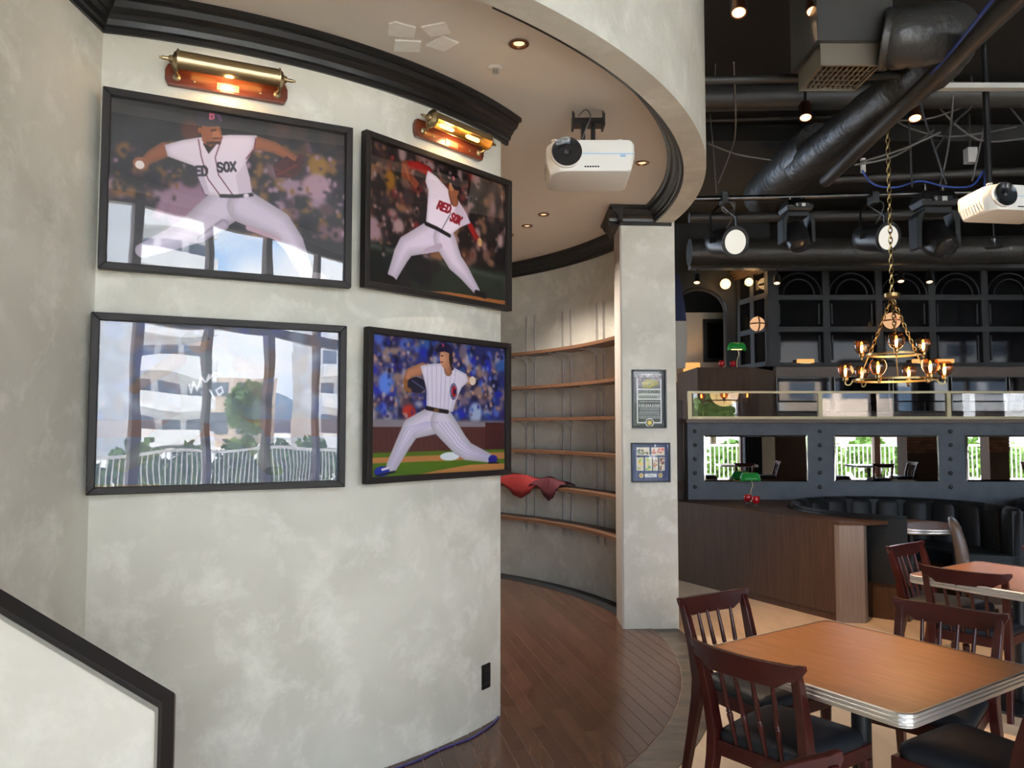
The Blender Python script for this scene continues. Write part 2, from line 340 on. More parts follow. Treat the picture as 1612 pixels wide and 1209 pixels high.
# ------------------------------------------------------------------ prints, drawn by numbers
def hom(src, dst):
    A = []; b = []
    for (x, y), (u, v) in zip(src, dst):
        A += [[x, y, 1, 0, 0, 0, -u*x, -u*y], [0, 0, 0, x, y, 1, -v*x, -v*y]]; b += [u, v]
    h = np.linalg.solve(np.array(A, float), np.array(b, float)); return np.append(h, 1).reshape(3, 3)
def blur(a, r):
    for ax in (0, 1):
        for _ in range(2):
            p = np.concatenate([np.repeat(a.take([0], ax), r, ax), a, np.repeat(a.take([-1], ax), r, ax)], ax)
            c = np.cumsum(p, ax); c = np.concatenate([np.zeros_like(c.take([0], ax)), c], ax)
            n = a.shape[ax]; a = (c.take(range(2*r+1, 2*r+1+n), ax)-c.take(range(n), ax))/(2*r+1)
    return a
FONT = {'R': [[(0,0),(0,1),(.65,1),(.9,.8),(.65,.5),(0,.5)],[(.4,.5),(.95,0)]], 'E': [[(.9,0),(0,0),(0,1),(.9,1)],[(0,.52),(.7,.52)]],
        'D': [[(0,0),(0,1),(.55,1),(.95,.7),(.95,.3),(.55,0),(0,0)]], 'S': [[(.9,.85),(.6,1),(.2,1),(0,.78),(.2,.55),(.7,.45),(.9,.25),(.7,0),(.25,0),(0,.18)]],
        'O': [[(.3,0),(0,.3),(0,.7),(.3,1),(.65,1),(.95,.7),(.95,.3),(.65,0),(.3,0)]], 'X': [[(0,0),(.95,1)],[(0,1),(.95,0)]],
        'C': [[(.95,.8),(.65,1),(.3,1),(0,.7),(0,.3),(.3,0),(.65,0),(.95,.2)]], 'H': [[(0,0),(0,1)],[(.95,0),(.95,1)],[(0,.5),(.95,.5)]],
        'I': [[(.45,0),(.45,1)]], 'A': [[(0,0),(.45,1),(.95,0)],[(.2,.38),(.75,.38)]], 'G': [[(.95,.8),(.65,1),(.3,1),(0,.7),(0,.3),(.3,0),(.65,0),(.95,.2),(.95,.48),(.55,.48)]],
        'B': [[(0,0),(0,1),(.6,1),(.85,.78),(.6,.52),(0,.52)],[(.6,.52),(.95,.28),(.6,0),(0,0)]], '1': [[(.2,.8),(.5,1),(.5,0)]], '8': [[(.5,.52),(.1,.76),(.5,1),(.9,.76),(.5,.52),(0,.26),(.5,0),(1,.26),(.5,.52)]]}
class Print:
    def __init__(s, w, h, corners, bg):
        s.w, s.h = w, h; s.H = hom(corners, [(0,0),(w,0),(w,h),(0,h)]); s.a = np.ones((h, w, 3))*np.array(bg); s.Y, s.X = np.mgrid[0:h, 0:w]+.5
        c = [np.array(p, float) for p in corners]; s.k = w/np.linalg.norm(c[1]-c[0])*.5+h/np.linalg.norm(c[3]-c[0])*.5
    def m(s, p):
        q = s.H @ np.array([p[0], p[1], 1.]); return q[:2]/q[2]
    def put(s, mask, col):
        mask = np.clip(mask, 0, 1)[..., None]; s.a = s.a*(1-mask)+np.array(col)*mask
    def limb(s, pts, rad, col):
        P = [s.m(p) for p in pts]; rad = [r*s.k for r in (rad if isinstance(rad, (list, tuple)) else [rad]*len(P))]; best = np.full((s.h, s.w), 1e9)
        for (p, q, r0, r1) in zip(P, P[1:], rad, rad[1:]):
            d = q-p; t = np.clip(((s.X-p[0])*d[0]+(s.Y-p[1])*d[1])/(d@d+1e-9), 0, 1)
            best = np.minimum(best, np.hypot(s.X-p[0]-t*d[0], s.Y-p[1]-t*d[1])-(r0+(r1-r0)*t))
        rm = max(max(rad), 1e-3)
        if rm > 5: sh = (.80+.20*np.clip(-best/rm*1.7, 0, 1))[..., None]; mk = np.clip(.5-best, 0, 1)[..., None]; s.a = s.a*(1-mk)+np.array(col)*sh*mk
        else: s.put(.5-best, col)
    def ell(s, c, rx, ry, col, soft=0):
        c = s.m(c); d = np.hypot((s.X-c[0])/(rx*s.k), (s.Y-c[1])/(ry*s.k))
        s.put((1-d)*min(rx, ry)*s.k/(1+soft*s.k)+.5, col)
    def poly(s, pts, col, shade=False):
        P = [s.m(p) for p in pts]; acc = np.zeros((s.h, s.w))
        for dx in (-.25, .25):
            for dy in (-.25, .25):
                ins = np.zeros((s.h, s.w), bool)
                for i in range(len(P)):
                    a, b = P[i], P[(i+1) % len(P)]
                    if a[1] == b[1]: continue
                    y = s.Y+dy; ins ^= ((a[1] > y) != (b[1] > y)) & (s.X+dx < (b[0]-a[0])*(y-a[1])/(b[1]-a[1])+a[0])
                acc += ins
        acc = acc/4
        if shade and acc.sum() > 700: sh = (.80+.20*np.clip(blur(acc, 5)*1.6-.45, 0, 1)); s.a = s.a*(1-acc[..., None])+np.array(col)*sh[..., None]*acc[..., None]
        else: s.put(acc, col)
    def text(s, t, p, sz, ang, col, wgt=.13, asp=.72, gap=1.0):
        ca, sa = math.cos(math.radians(ang)), math.sin(math.radians(ang))
        for i, ch in enumerate(t):
            for stroke in FONT.get(ch, []):
                q = []
                for x, y in stroke:
                    u = (i*gap+x*.8)*sz*asp; v = -y*sz; q.append((p[0]+u*ca-v*sa, p[1]+u*sa+v*ca))
                s.limb(q, wgt*sz, col)
    def crowd(s, rnd, n, box, cols, r0, r1):
        for _ in range(n):
            s.ell((rnd.uniform(box[0], box[2]), rnd.uniform(box[1], box[3])), rnd.uniform(r0, r1), rnd.uniform(r0, r1)*1.2, rnd.choice(cols), 3)
    def mesh(s, name, W, Hh, parent, y, mt, ox=0, oz=0):
        h, w = s.h, s.w
        xs = np.linspace(-W/2, W/2, w)+ox; zs = np.linspace(Hh/2, -Hh/2, h)+oz
        X, Z = np.meshgrid(xs, zs); co = np.stack([X, np.full_like(X, y), Z], -1).reshape(-1, 3)
        i = np.arange((h-1)*(w-1)); r = i//(w-1); c = i % (w-1); b = r*w+c
        fc = np.stack([b, b+w, b+w+1, b+1], -1)
        me = bpy.data.meshes.new(name); me.vertices.add(len(co)); me.vertices.foreach_set('co', co.ravel())
        me.loops.add(fc.size); me.loops.foreach_set('vertex_index', fc.ravel().astype(np.int32))
        me.polygons.add(len(fc)); me.polygons.foreach_set('loop_start', np.arange(0, fc.size, 4, dtype=np.int32)); me.polygons.foreach_set('loop_total', np.full(len(fc), 4, dtype=np.int32))
        me.update(calc_edges=True)
        at_ = me.color_attributes.new('print', 'FLOAT_COLOR', 'POINT')
        srgb = np.clip(s.a, 0, 1).reshape(-1, 3); lin = np.where(srgb <= .04045, srgb/12.92, ((srgb+.055)/1.055)**2.4)
        at_.data.foreach_set('color', np.c_[lin, np.ones(len(lin))].ravel().astype(np.float32))
        me.materials.append(mt); o = bpy.data.objects.new(name, me); COL.objects.link(o); o.parent = parent; return o
WH = (.90,.84,.90); PT = (.84,.78,.86); SK = (.58,.34,.22); NV = (.10,.09,.17)
def print_ul():
    p = Print(330, 232, [(115,250),(1240,390),(1252,1078),(112,1030)], (.09,.075,.09)); r = random.Random(3)
    cols = [(.45,.33,.36),(.30,.2,.22),(.6,.48,.55),(.12,.08,.1),(.5,.35,.2),(.2,.14,.2),(.07,.05,.08)]
    p.crowd(r, 70, (780,470,1250,900), cols, 18, 48); p.crowd(r, 45, (115,480,560,760), cols[1:], 18, 42)
    p.crowd(r, 26, (800,360,1250,520), [(.1,.08,.1),(.2,.15,.15),(.3,.2,.15)], 25, 50)
    p.ell((1110,540), 55, 60, (.55,.40,.15), 8); p.ell((1110,640), 75, 70, (.66,.52,.58), 9)
    p.poly([(112,880),(1252,900),(1252,1078),(112,1030)], (.13,.12,.13))
    p.ell((500,400), 45, 55, (.32,.16,.12), 6); p.ell((495,760), 105, 140, (.60,.46,.55), 9); p.limb([(400,700),(360,800)], 28, (.6,.46,.55)); p.ell((505,620), 45, 45, (.16,.12,.14), 6)
    p.a = blur(p.a, 2); p.crowd(r, 120, (780,470,1250,880), cols, 6, 15); p.crowd(r, 60, (115,480,480,740), cols[1:], 6, 14); p.a = blur(p.a, 1)
    p.limb([(670,745),(540,850),(430,905),(290,965)], [88,72,52,34], PT); p.limb([(770,745),(930,820),(1000,900),(1070,1040)], [86,72,58,36], PT); p.ell((1110,1055), 62, 22, (.5,.46,.48))
    p.limb([(560,900),(670,830)], [14,26], (.72,.66,.75)); p.limb([(790,840),(940,890)], [14,10], (.74,.62,.68))
    p.limb([(385,490),(325,522),(285,552)], [36,30,20], SK); p.ell((268,560), 34, 30, SK); p.ell((264,566), 20, 20, (.93,.88,.86))
    p.limb([(815,445),(900,462),(1010,520)], [36,30,22], SK)
    p.poly([(898,548),(960,500),(1000,525),(1020,490),(1046,498),(1032,575),(1000,600),(915,603)], (.26,.07,.08)); p.limb([(920,590),(1010,540)], 5, (.42,.15,.13)); p.limb([(905,560),(985,595)], 4, (.38,.13,.12))
    p.poly([(380,470),(460,445),(550,428),(690,412),(818,410),(806,470),(768,540),(790,610),(802,685),(700,706),(580,692),(556,640),(515,560),(450,540),(395,522)], WH, True)
    p.poly([(556,640),(515,560),(560,570),(600,690),(580,692)], (.78,.71,.79)); p.poly([(768,540),(802,685),(740,690),(720,600)], (.82,.75,.82))
    p.poly([(556,440),(590,500),(655,425),(640,400),(560,400)], SK); p.poly([(560,455),(590,505),(640,440),(600,470)], (.12,.05,.06))
    p.ell((600,405), 48, 62, SK); p.ell((625,420), 20, 30, (.68,.42,.28)); p.limb([(610,432),(638,430)], 4, (.3,.12,.1)); p.limb([(600,395),(620,392)], 4, (.2,.1,.08)); p.ell((545,395), 9, 15, SK); p.limb([(585,455),(640,450)], 8, (.25,.14,.1))
    p.poly([(528,340),(545,308),(590,300),(635,310),(648,348),(672,356),(660,372),(590,378),(532,372)], (.13,.10,.16)); p.limb([(600,312),(632,322),(642,345)], 8, (.38,.22,.42)); p.text('B', (592,340), 34, 4, (.85,.4,.5), .12)
    p.limb([(540,440),(556,520),(590,620),(652,697)], 2.6, (.35,.1,.18)); p.limb([(652,425),(622,520),(640,600),(718,700)], 2.6, (.35,.1,.18)); p.limb([(812,425),(806,472),(770,520)], 3, (.45,.12,.2))
    p.limb([(655,697),(730,696),(800,686)], 9, (.10,.07,.10)); p.limb([(770,692),(778,690)], 9, WH)
    p.text('RED', (504,607), 40, -3, (.10,.06,.13), .14, .74); p.text('SOX', (637,585), 40, -5, (.10,.06,.13), .14, .74, 1.04)
    p.limb([(712,735),(716,810)], 2, (.7,.64,.72)); return p
def print_ur():
    p = Print(300, 220, [(115,175),(888,458),(885,1150),(97,1008)], (.12,.09,.09)); r = random.Random(5)
    cols = [(.42,.30,.26),(.28,.16,.12),(.55,.42,.42),(.12,.08,.08),(.45,.12,.12),(.2,.14,.16),(.08,.06,.06),(.5,.35,.25),(.62,.5,.5)]
    p.crowd(r, 210, (95,200,890,900), cols, 14, 38); p.ell((240,420), 32, 50, (.55,.36,.08), 5); p.ell((140,700), 45, 60, (.6,.48,.52), 5)
    p.poly([(97,760),(300,800),(300,1060),(97,1008)], (.09,.10,.09)); p.poly([(300,840),(885,960),(885,1150),(300,1060)], (.17,.19,.15)); p.poly([(97,775),(885,985),(885,1005),(97,800)], (.28,.30,.27)); p.crowd(r, 24, (300,860,520,1040), [(.1,.09,.1),(.15,.12,.12)], 20, 40)
    p.a = blur(p.a, 2); p.crowd(r, 260, (95,200,890,860), cols, 5, 13); p.a = blur(p.a, 1)
    p.poly([(430,1062),(560,1068),(885,1115),(888,1160),(97,1015),(300,1045)], (.10,.08,.07)); p.poly([(440,1062),(560,1066),(885,1118),(888,1160),(700,1130)], (.62,.38,.20))
    p.limb([(480,745),(330,800),(300,850),(250,965)], [82,52,46,30], PT); p.limb([(545,765),(600,890),(650,950),(722,1058)], [78,58,46,24], PT); p.limb([(440,830),(520,800)], 14, (.7,.62,.7))
    p.ell((220,992), 50, 24, (.1,.07,.06)); p.limb([(175,1000),(262,1010)], 8, (.14,.09,.07)); p.limb([(722,1070),(768,1090)], 16, (.1,.07,.08))
    p.limb([(455,372),(400,342),(335,332)], [28,24,20], (.62,.08,.08)); p.limb([(690,690),(710,730),(735,768)], [22,18,14], (.60,.07,.08)); p.ell((742,780), 17, 24, (.75,.6,.4))
    p.poly([(303,318),(335,310),(350,370),(402,440),(388,474),(345,430),(304,402)], (.50,.24,.14)); p.limb([(320,330),(345,410)], 6, (.62,.36,.22))
    p.poly([(452,368),(500,402),(560,470),(625,545),(665,610),(690,670),(640,690),(600,720),(572,748),(440,668),(448,580),(455,480),(438,430)], WH, True); p.poly([(625,545),(690,670),(640,690),(600,600)], (.8,.73,.8))
    p.limb([(590,500),(600,545)], 30, SK); p.ell((598,475), 36, 46, SK); p.ell((585,462), 16, 24, (.72,.5,.36)); p.ell((612,440), 36, 42, (.09,.07,.1)); p.limb([(565,425),(610,440),(642,500)], 10, (.1,.08,.12)); p.ell((597,415), 10, 12, (.7,.3,.35))
    p.limb([(582,548),(576,620),(530,705)], 2.5, (.3,.3,.36)); p.limb([(440,672),(500,700),(572,742)], 11, (.12,.08,.1))
    p.text('RED', (503,585), 42, 22, (.55,.06,.12), .15, .62); p.text('SOX', (574,652), 42, 26, (.55,.06,.12), .15, .5); return p
def print_lr(faint=False):
    p = Print(290, 225, [(140,140),(972,225),(972,1002),(130,1066)], (.16,.18,.40)); r = random.Random(8)
    cols = [(.12,.16,.62),(.15,.2,.5),(.3,.4,.75),(.45,.38,.45),(.1,.1,.25),(.55,.45,.42),(.3,.24,.3),(.2,.35,.6),(.18,.12,.35),(.62,.6,.66)]
    p.crowd(r, 240, (130,130,975,690), cols, 14, 40); p.ell((380,640), 45, 40, (.7,.18,.14), 4); p.ell((235,460), 45, 60, (.35,.5,.85), 4); p.ell((790,640), 50, 60, (.62,.68,.80), 4)
    p.poly([(130,685),(972,690),(972,740),(130,740)], (.50,.46,.48)); p.a = blur(p.a, 2); p.crowd(r, 300, (130,150,975,670), cols+[(.72,.52,.42),(.75,.56,.46)], 5, 13); p.a = blur(p.a, 1)
    p.poly([(130,735),(972,725),(972,905),(130,915)], (.34,.19,.18)); p.poly([(130,690),(972,705),(972,728),(130,738)], (.52,.49,.52)); p.poly([(850,700),(975,700),(975,890),(850,890)], (.28,.13,.13))
    for i in range(26): p.limb([(140+i*33,745),(140+i*33,905)], 2, (.28,.15,.14))
    p.poly([(130,905),(975,870),(975,1010),(130,1070)], (.33,.45,.12)); p.poly([(130,938),(972,888),(972,930),(130,972)], (.72,.48,.28)); p.poly([(380,1052),(560,1010),(760,972),(980,960),(980,1010)], (.74,.50,.28)); p.ell((632,920), 72, 24, (.86,.90,.93))
    PT2 = (.86,.83,.90); ST = (.64,.62,.82)
    p.limb([(530,690),(395,745),(340,850),(275,985)], [82,60,48,36], PT2); p.limb([(585,700),(690,840),(740,885),(868,925)], [84,66,54,30], PT2)
    for k_ in (-.55,-.2,.15,.5):
        p.limb([(530+60*k_,700),(385+55*k_,760+30*k_),(338+45*k_,850),(275+34*k_,985)], 1.6, ST); p.limb([(590+70*k_,700),(695+40*k_,840-40*k_),(745+20*k_,880-40*k_),(868,925-25*k_)], 1.6, ST)
    p.ell((212,1022), 48, 27, (.12,.2,.62)); p.limb([(215,1010),(250,1000)], 6, WH); p.limb([(180,1050),(290,1022)], 6, (.1,.1,.2)); p.ell((898,935), 38, 26, (.14,.14,.55)); p.limb([(870,958),(932,958)], 5, (.1,.08,.2))
    p.limb([(465,362),(385,392),(362,445)], [34,28,24], (.72,.48,.36)); p.ell((425,468), 68, 44, (.13,.12,.2)); p.limb([(360,440),(360,490),(385,505)], 12, (.55,.35,.18)); p.limb([(400,440),(470,490)], 4, (.3,.3,.42))
    p.limb([(735,430),(770,440)], 24, (.78,.55,.42)); p.ell((772,436), 25, 26, (.9,.82,.74))
    p.poly([(448,345),(520,332),(590,328),(655,352),(735,395),(748,440),(705,480),(670,560),(650,636),(488,615),(488,500),(470,420)], PT2, True)
    for k_ in range(7): p.limb([(490+30*k_,340),(500+24*k_,620)], 1.6, ST)
    p.poly([(590,335),(620,405),(658,362),(640,330)], (.15,.13,.2)); p.limb([(612,330),(622,378)], 28, (.66,.44,.33))
    p.ell((605,292), 42, 62, (.72,.50,.38)); p.ell((638,290), 14, 50, (.14,.09,.08)); p.ell((588,300), 22, 36, (.80,.58,.45)); p.limb([(578,280),(590,278)], 3, (.2,.1,.1)); p.limb([(575,318),(590,320)], 3, (.5,.2,.2))
    p.poly([(545,235),(570,208),(620,200),(650,225),(650,272),(600,252),(560,256),(548,268)], (.12,.10,.25)); p.ell((590,212), 9, 10, (.6,.2,.3))
    p.ell((655,506), 27, 48, (.13,.12,.32)); p.ell((656,506), 22, 41, (.9,.86,.92)); p.ell((656,506), 19, 37, (.12,.11,.3)); p.limb([(668,487),(655,478),(646,506),(655,534),(668,525)], 6, (.72,.10,.15))
    p.limb([(490,614),(560,628),(616,636)], 12, (.13,.1,.12)); p.limb([(540,626),(556,628)], 9, (.5,.35,.2)); return p
def print_ll():
    p = Print(290, 206, [(126,114),(1520,195),(1500,1060),(88,1095)], (.42,.46,.62)); r = random.Random(11)
    p.crowd(r, 170, (88,100,1520,800), [(.35,.42,.75),(.3,.3,.45),(.55,.45,.5),(.62,.66,.8),(.5,.36,.36),(.25,.24,.34)], 26, 70); p.a = blur(p.a, 3)
    p.poly([(88,700),(1520,700),(1520,800),(88,800)], (.55,.30,.28)); p.poly([(88,900),(1520,860),(1520,1060),(88,1095)], (.40,.46,.66)); p.poly([(88,1078),(470,1072),(480,1095),(88,1100)], (.62,.48,.30))
    G = (.56,.60,.66)
    p.limb([(640,730),(470,830),(260,960)], [85,70,45], G); p.limb([(850,730),(1010,800),(1100,980)], [85,72,45], G); p.ell((1130,1000), 60, 28, (.2,.3,.4)); p.poly([(560,330),(640,300),(830,300),(960,360),(900,480),(880,720),(600,720),(590,500)], G, True)
    p.limb([(580,350),(420,450),(330,520)], [50,40,30], SK); p.limb([(940,380),(1060,440),(1130,430)], [50,40,30], SK); p.ell((700,250), 58, 70, (.72,.5,.36)); p.poly([(600,225),(640,190),(690,178),(750,205),(770,235),(690,250),(605,265)], (.13,.15,.27)); p.ell((692,195), 20, 16, (.5,.5,.75))
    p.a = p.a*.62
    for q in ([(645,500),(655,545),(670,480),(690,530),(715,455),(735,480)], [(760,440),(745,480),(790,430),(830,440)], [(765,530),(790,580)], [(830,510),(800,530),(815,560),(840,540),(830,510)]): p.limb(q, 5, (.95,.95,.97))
    return p
MP = attr_mat('photo_print', .4)
# each picture hangs flat on the chord of the curved wall
def picture(name, label, a, b, z0, z1, prn, cat='picture'):
    a, b = V(a), V(b); d = b-a; W = d.length; rz = math.atan2(d.y, d.x); c = (a+b)/2
    t = thing(name, label, cat, (c.x, c.y, z0), rz, 'framed baseball photographs on the curved wall'); Hh = z1-z0; fw = .030; dp = .042
    # local: x along the picture, -y towards the viewer
    for nm, q in (('frame_rail', [(-W/2,0),(W/2,0),(W/2-fw,fw),(-W/2+fw,fw)]), ('frame_rail', [(-W/2,Hh),(W/2,Hh),(W/2-fw,Hh-fw),(-W/2+fw,Hh-fw)]),
                  ('frame_stile', [(-W/2,0),(-W/2+fw,fw),(-W/2+fw,Hh-fw),(-W/2,Hh)]), ('frame_stile', [(W/2,0),(W/2-fw,fw),(W/2-fw,Hh-fw),(W/2,Hh)])):
        MB().prism(q, -.0, dp, 'xz').build(nm, M['frame'], t, None, .003)
    MB().box(-W/2+.01, W/2-.01, -.004, .006, .01, Hh-.01).build('backing', M['blackmetal'], t)
    iw, ih = W-2*fw+.004, Hh-2*fw+.004
    prn.mesh('photo_print', iw, ih, t, -.016, MP, 0, Hh/2)
    g = MB(); R = []
    for i in range(25):
        x = -iw/2+iw*i/24; u = 2*x/iw; R.append([(x, -.020-.011*(1-u*u), fw), (x, -.020-.011*(1-u*u)-.003, Hh/2), (x, -.020-.011*(1-u*u), Hh-fw)])
    g.rings(R, False, False).build('acrylic_sheet', M['acrylic'], t, 80)
    return t
pUL = picture('framed_photograph', 'black-framed photo of a pitcher in a white RED SOX jersey with dark crowd, upper left', (-1.668, 3.068), (-.748, 3.505), 2.232, 2.975, print_ul())
pUR = picture('framed_photograph', 'black-framed photo of a RED SOX pitcher with red sleeves and raised glove, upper right', (-.708, 3.537), (-.030, 4.297), 2.246, 2.986, print_ur())
pLL = picture('framed_photograph', 'black-framed photo washed out by window reflections, lower left', (-1.684, 3.063), (-.763, 3.496), 1.332, 2.057, print_ll())
pLR = picture('framed_photograph', 'black-framed photo of a pinstriped pitcher in front of blue crowd, lower right', (-.690, 3.551), (-.034, 4.291), 1.338, 2.064, print_lr())
# ------------------------------------------------------------------ brass picture lamps
def picture_lamp(label, deg, z, w, s0, s1):
    p = pol(RW, deg); t = thing('picture_lamp', label, 'wall lamp', (*p, z), math.radians(deg+90), 'brass picture lamps on the curved wall')
    h = .045; q = [(-w/2+.012,-h),(w/2-.012,-h),(w/2,-h*.4),(w/2,h*.4),(w/2-.012,h),(-w/2+.012,h),(-w/2,h*.4),(-w/2,-h*.4)]
    MB().prism(q, -.008, .022, 'xz').build('backplate', M['mahog'], t, None, .004)
    MB().prism([(-.045,-.034),(.045,-.034),(.045,-.004),(-.045,-.004)], .022, .0245, 'xz').build('name_plate', M['champagne'], t)
    cyy, cz, r = -.085, .035, .040; sw = w*.40
    mb = MB(); R = []
    for i in range(2):
        x = (-sw, sw)[i]; ring_ = []
        for k_ in range(17):
            a = math.radians(s0+(s1-s0)*k_/16); ring_.append((x, cyy+math.cos(a)*r, cz+math.sin(a)*r))
        for k_ in range(16, -1, -1):
            a = math.radians(s0+(s1-s0)*k_/16); ring_.append((x, cyy+math.cos(a)*(r-.003), cz+math.sin(a)*(r-.003)))
        R.append(ring_)
    mb.rings(R).build('shade', M['brass'], t, 50)
    for s in (-1, 1):
        MB().lathe([(.046,0),(.046,.006),(.036,.010),(.030,.018),(.018,.022),(.014,.036),(.008,.038),(.008,.062),(.005,.066),(.005,.074)], (s*sw, cyy, cz), (s, 0, 0), 18).build('end_cap', M['brass'], t, 35)
        MB().tube([(s*(w/2-.045), -.02, -.012), (s*(w/2-.045), -.055, -.012), (s*(sw+.03), -.08, cz)], .007, 8).build('arm', M['brass'], t, 60)
        MB().lathe([(.016,0),(.016,.006),(.009,.012)], (s*(w/2-.045), -.022, -.012), (0,-1,0), 14).build('rosette', M['champagne'], t, 35)
        MB().lathe([(.004,0),(.005,.003),(.002,.005)], (s*.135, -.022, -.018), (0,-1,0), 8).build('screw', M['champagne'], t, 40)
        b = MB().lathe([(.004,0),(.010,.01),(.011,.03),(.011,.09),(.006,.10)], (s*.045, cyy+.004, cz-.012), (s,0,0), 10).build('tube_bulb', M['tubebulb'], t, 50)
    light('lamp_glow', 'POINT', (0, cyy-.002, cz-.045), 1.0, (1,.62,.28), t, .03)
    return t
picture_lamp('brass picture lamp with closed gold shade above the dark-crowd pitcher photo', -65.2, 3.085, .50, 15, 262)
picture_lamp('brass picture lamp with glowing tube visible above the red-sleeved pitcher photo', -40.4, 3.098, .50, -40, 190)
# ------------------------------------------------------------------ wall outlet, cable, stair parapet
t = thing('wall_outlet', 'black three-gang power outlet low on the curved plaster wall', 'outlet', (*pol(RW, -33.6), .20), math.radians(56.4))
cp = MB().box(-.036, .036, -.009, .002, 0, .128).build('cover_plate', M['blackmetal'], t, None, .002)
for i in range(3): MB().box(-.021, .021, -.0125, -.006, .014+i*.036, .044+i*.036).build('socket', M['dkgrey'], cp, None, .002)
pts = [pol(RW+.004, -31.0), pol(RW+.02, -32.0), pol(RW+.035, -33.5), pol(RW+.05, -36), pol(RW+.055, -38), pol(RW+.035, -42), pol(RW+.05, -46), pol(RW+.06, -54)]
def smooth_path(P, n=6):
    P = [V(p) for p in P]; out = []
    for i in range(len(P)-1):
        a, b, c, d = P[max(i-1, 0)], P[i], P[i+1], P[min(i+2, len(P)-1)]
        for k_ in range(n):
            s = k_/n; out.append(.5*((2*b)+(c-a)*s+(2*a-5*b+4*c-d)*s*s+(3*b-a-3*c+d)*s**3))
    return out+[P[-1]]
tag(MB().tube(smooth_path([(*p, .014) for p in pts]), .005, 8).build('floor_cable', M['purplecable'], None, 60), 'indigo cable lying on planks along foot of curved wall', 'cable')
# parapet: sloped capping over a pale panel
t = thing('stair_parapet', 'pale plaster stair parapet with sloping black cap beside curved wall', 'parapet', (-.93, 2.05, 0))
A = at(250, 1113, 2.0)-V(t.location); B = at(0, 964, 2.0)-V(t.location); sl = (B.z-A.z)/(B.x-A.x); x1 = -.76; zt = lambda x: A.z+sl*(x-A.x)
MB().prism([(A.x-.006, 0), (A.x-.006, zt(A.x)-.006), (x1, zt(x1)-.006), (x1, 0)], -.05, .045, 'xz').build('panel', M['plaster_white'], t)
MB().prism([(A.x-.008, 0), (A.x, 0), (A.x, zt(A.x)-.002), (x1, zt(x1)-.002), (x1, zt(x1)-.014), (A.x-.008, zt(A.x)-.012)], -.05, .052, 'xz').build('silver_trim', M['steel'], t)
MB().prism([(A.x, 0), (A.x+.010, 0), (A.x+.010, zt(A.x)+.012), (x1, zt(x1)+.02), (x1, zt(x1)), (A.x, zt(A.x))], -.02, .055, 'xz').build('cap', M['frame'], t, None, .002)
# ------------------------------------------------------------------ niche ceiling: downlights, detector, filler patches
for i, (px, py, lab) in enumerate(((817, 68, 'copper recessed downlight nearest the white filler patches'), (1011, 256, 'copper recessed downlight beside the hanging white projector'), (856, 337, 'copper recessed downlight, nearest of the far three'), (830, 355, 'copper recessed downlight, middle of the far three'), (801, 369, 'copper recessed downlight, farthest of the far three by photo frame'))):
    p = atz(px, py, ZC); t = thing('recessed_downlight', lab, 'downlight', (p.x, p.y, ZC-.008), 0, 'recessed downlights in the niche ceiling')
    MB().lathe([(.030,.0075),(.046,.006),(.048,.0025),(.046,0),(.034,-.001),(.031,.002)], (0,0,0), (0,0,1), 24, False).build('trim_ring', M['copper'], t, 40)
    MB().lathe([(.0315,.001),(.030,.0055),(.024,.0075)], (0,0,0), (0,0,1), 20, False).build('reflector', M['copper'], t, 40)
    MB().lathe([(.026,.0068),(.0005,.0072)], (0,0,0), (0,0,1), 16, False).build('lamp', M['downglow'], t)
    light('downlight_beam', 'SPOT', (0, 0, -.01), (22, 30, 85, 85, 95)[i], (1,.90,.80), t, .03, math.radians(100 if i < 2 else 118), (0,0,-1), 1.0)
p = atz(780, 106, ZC); t = thing('ceiling_detector', 'small white ceiling detector near the curved black moulding', 'detector', (p.x, p.y, ZC-.012))
MB().lathe([(.038,.012),(.038,.006),(.030,.001),(.018,0)], n=24).build('base', M['white'], t, 40); MB().lathe([(.012,0),(.012,-.012),(.016,-.016),(.009,-.022)], n=12).build('sensor', M['steel'], t, 40)
for (cs, lab) in (([(612,36),(622,33),(655,42),(652,58),(611,54)], 'white filler patch on taupe ceiling, far left of four'), ([(663,41),(700,34),(710,50),(678,56)], 'white filler patch on taupe ceiling, upper right of four'), ([(622,62),(663,64),(661,80),(620,79)], 'white filler patch on taupe ceiling, lower left of four'), ([(670,70),(697,56),(722,66),(699,79)], 'white kite-shaped filler patch on taupe ceiling, lower right')):
    q = [atz(*c_, ZC) for c_ in cs]; c_ = sum(q, V((0,0,0)))/len(q)
    tag(MB().prism([(p.x-c_.x, p.y-c_.y) for p in q], -.006, .001).build('filler_patch', M['patch']), lab, 'patch', 'filler patches on the niche ceiling').location = (c_.x, c_.y, ZC-.001)
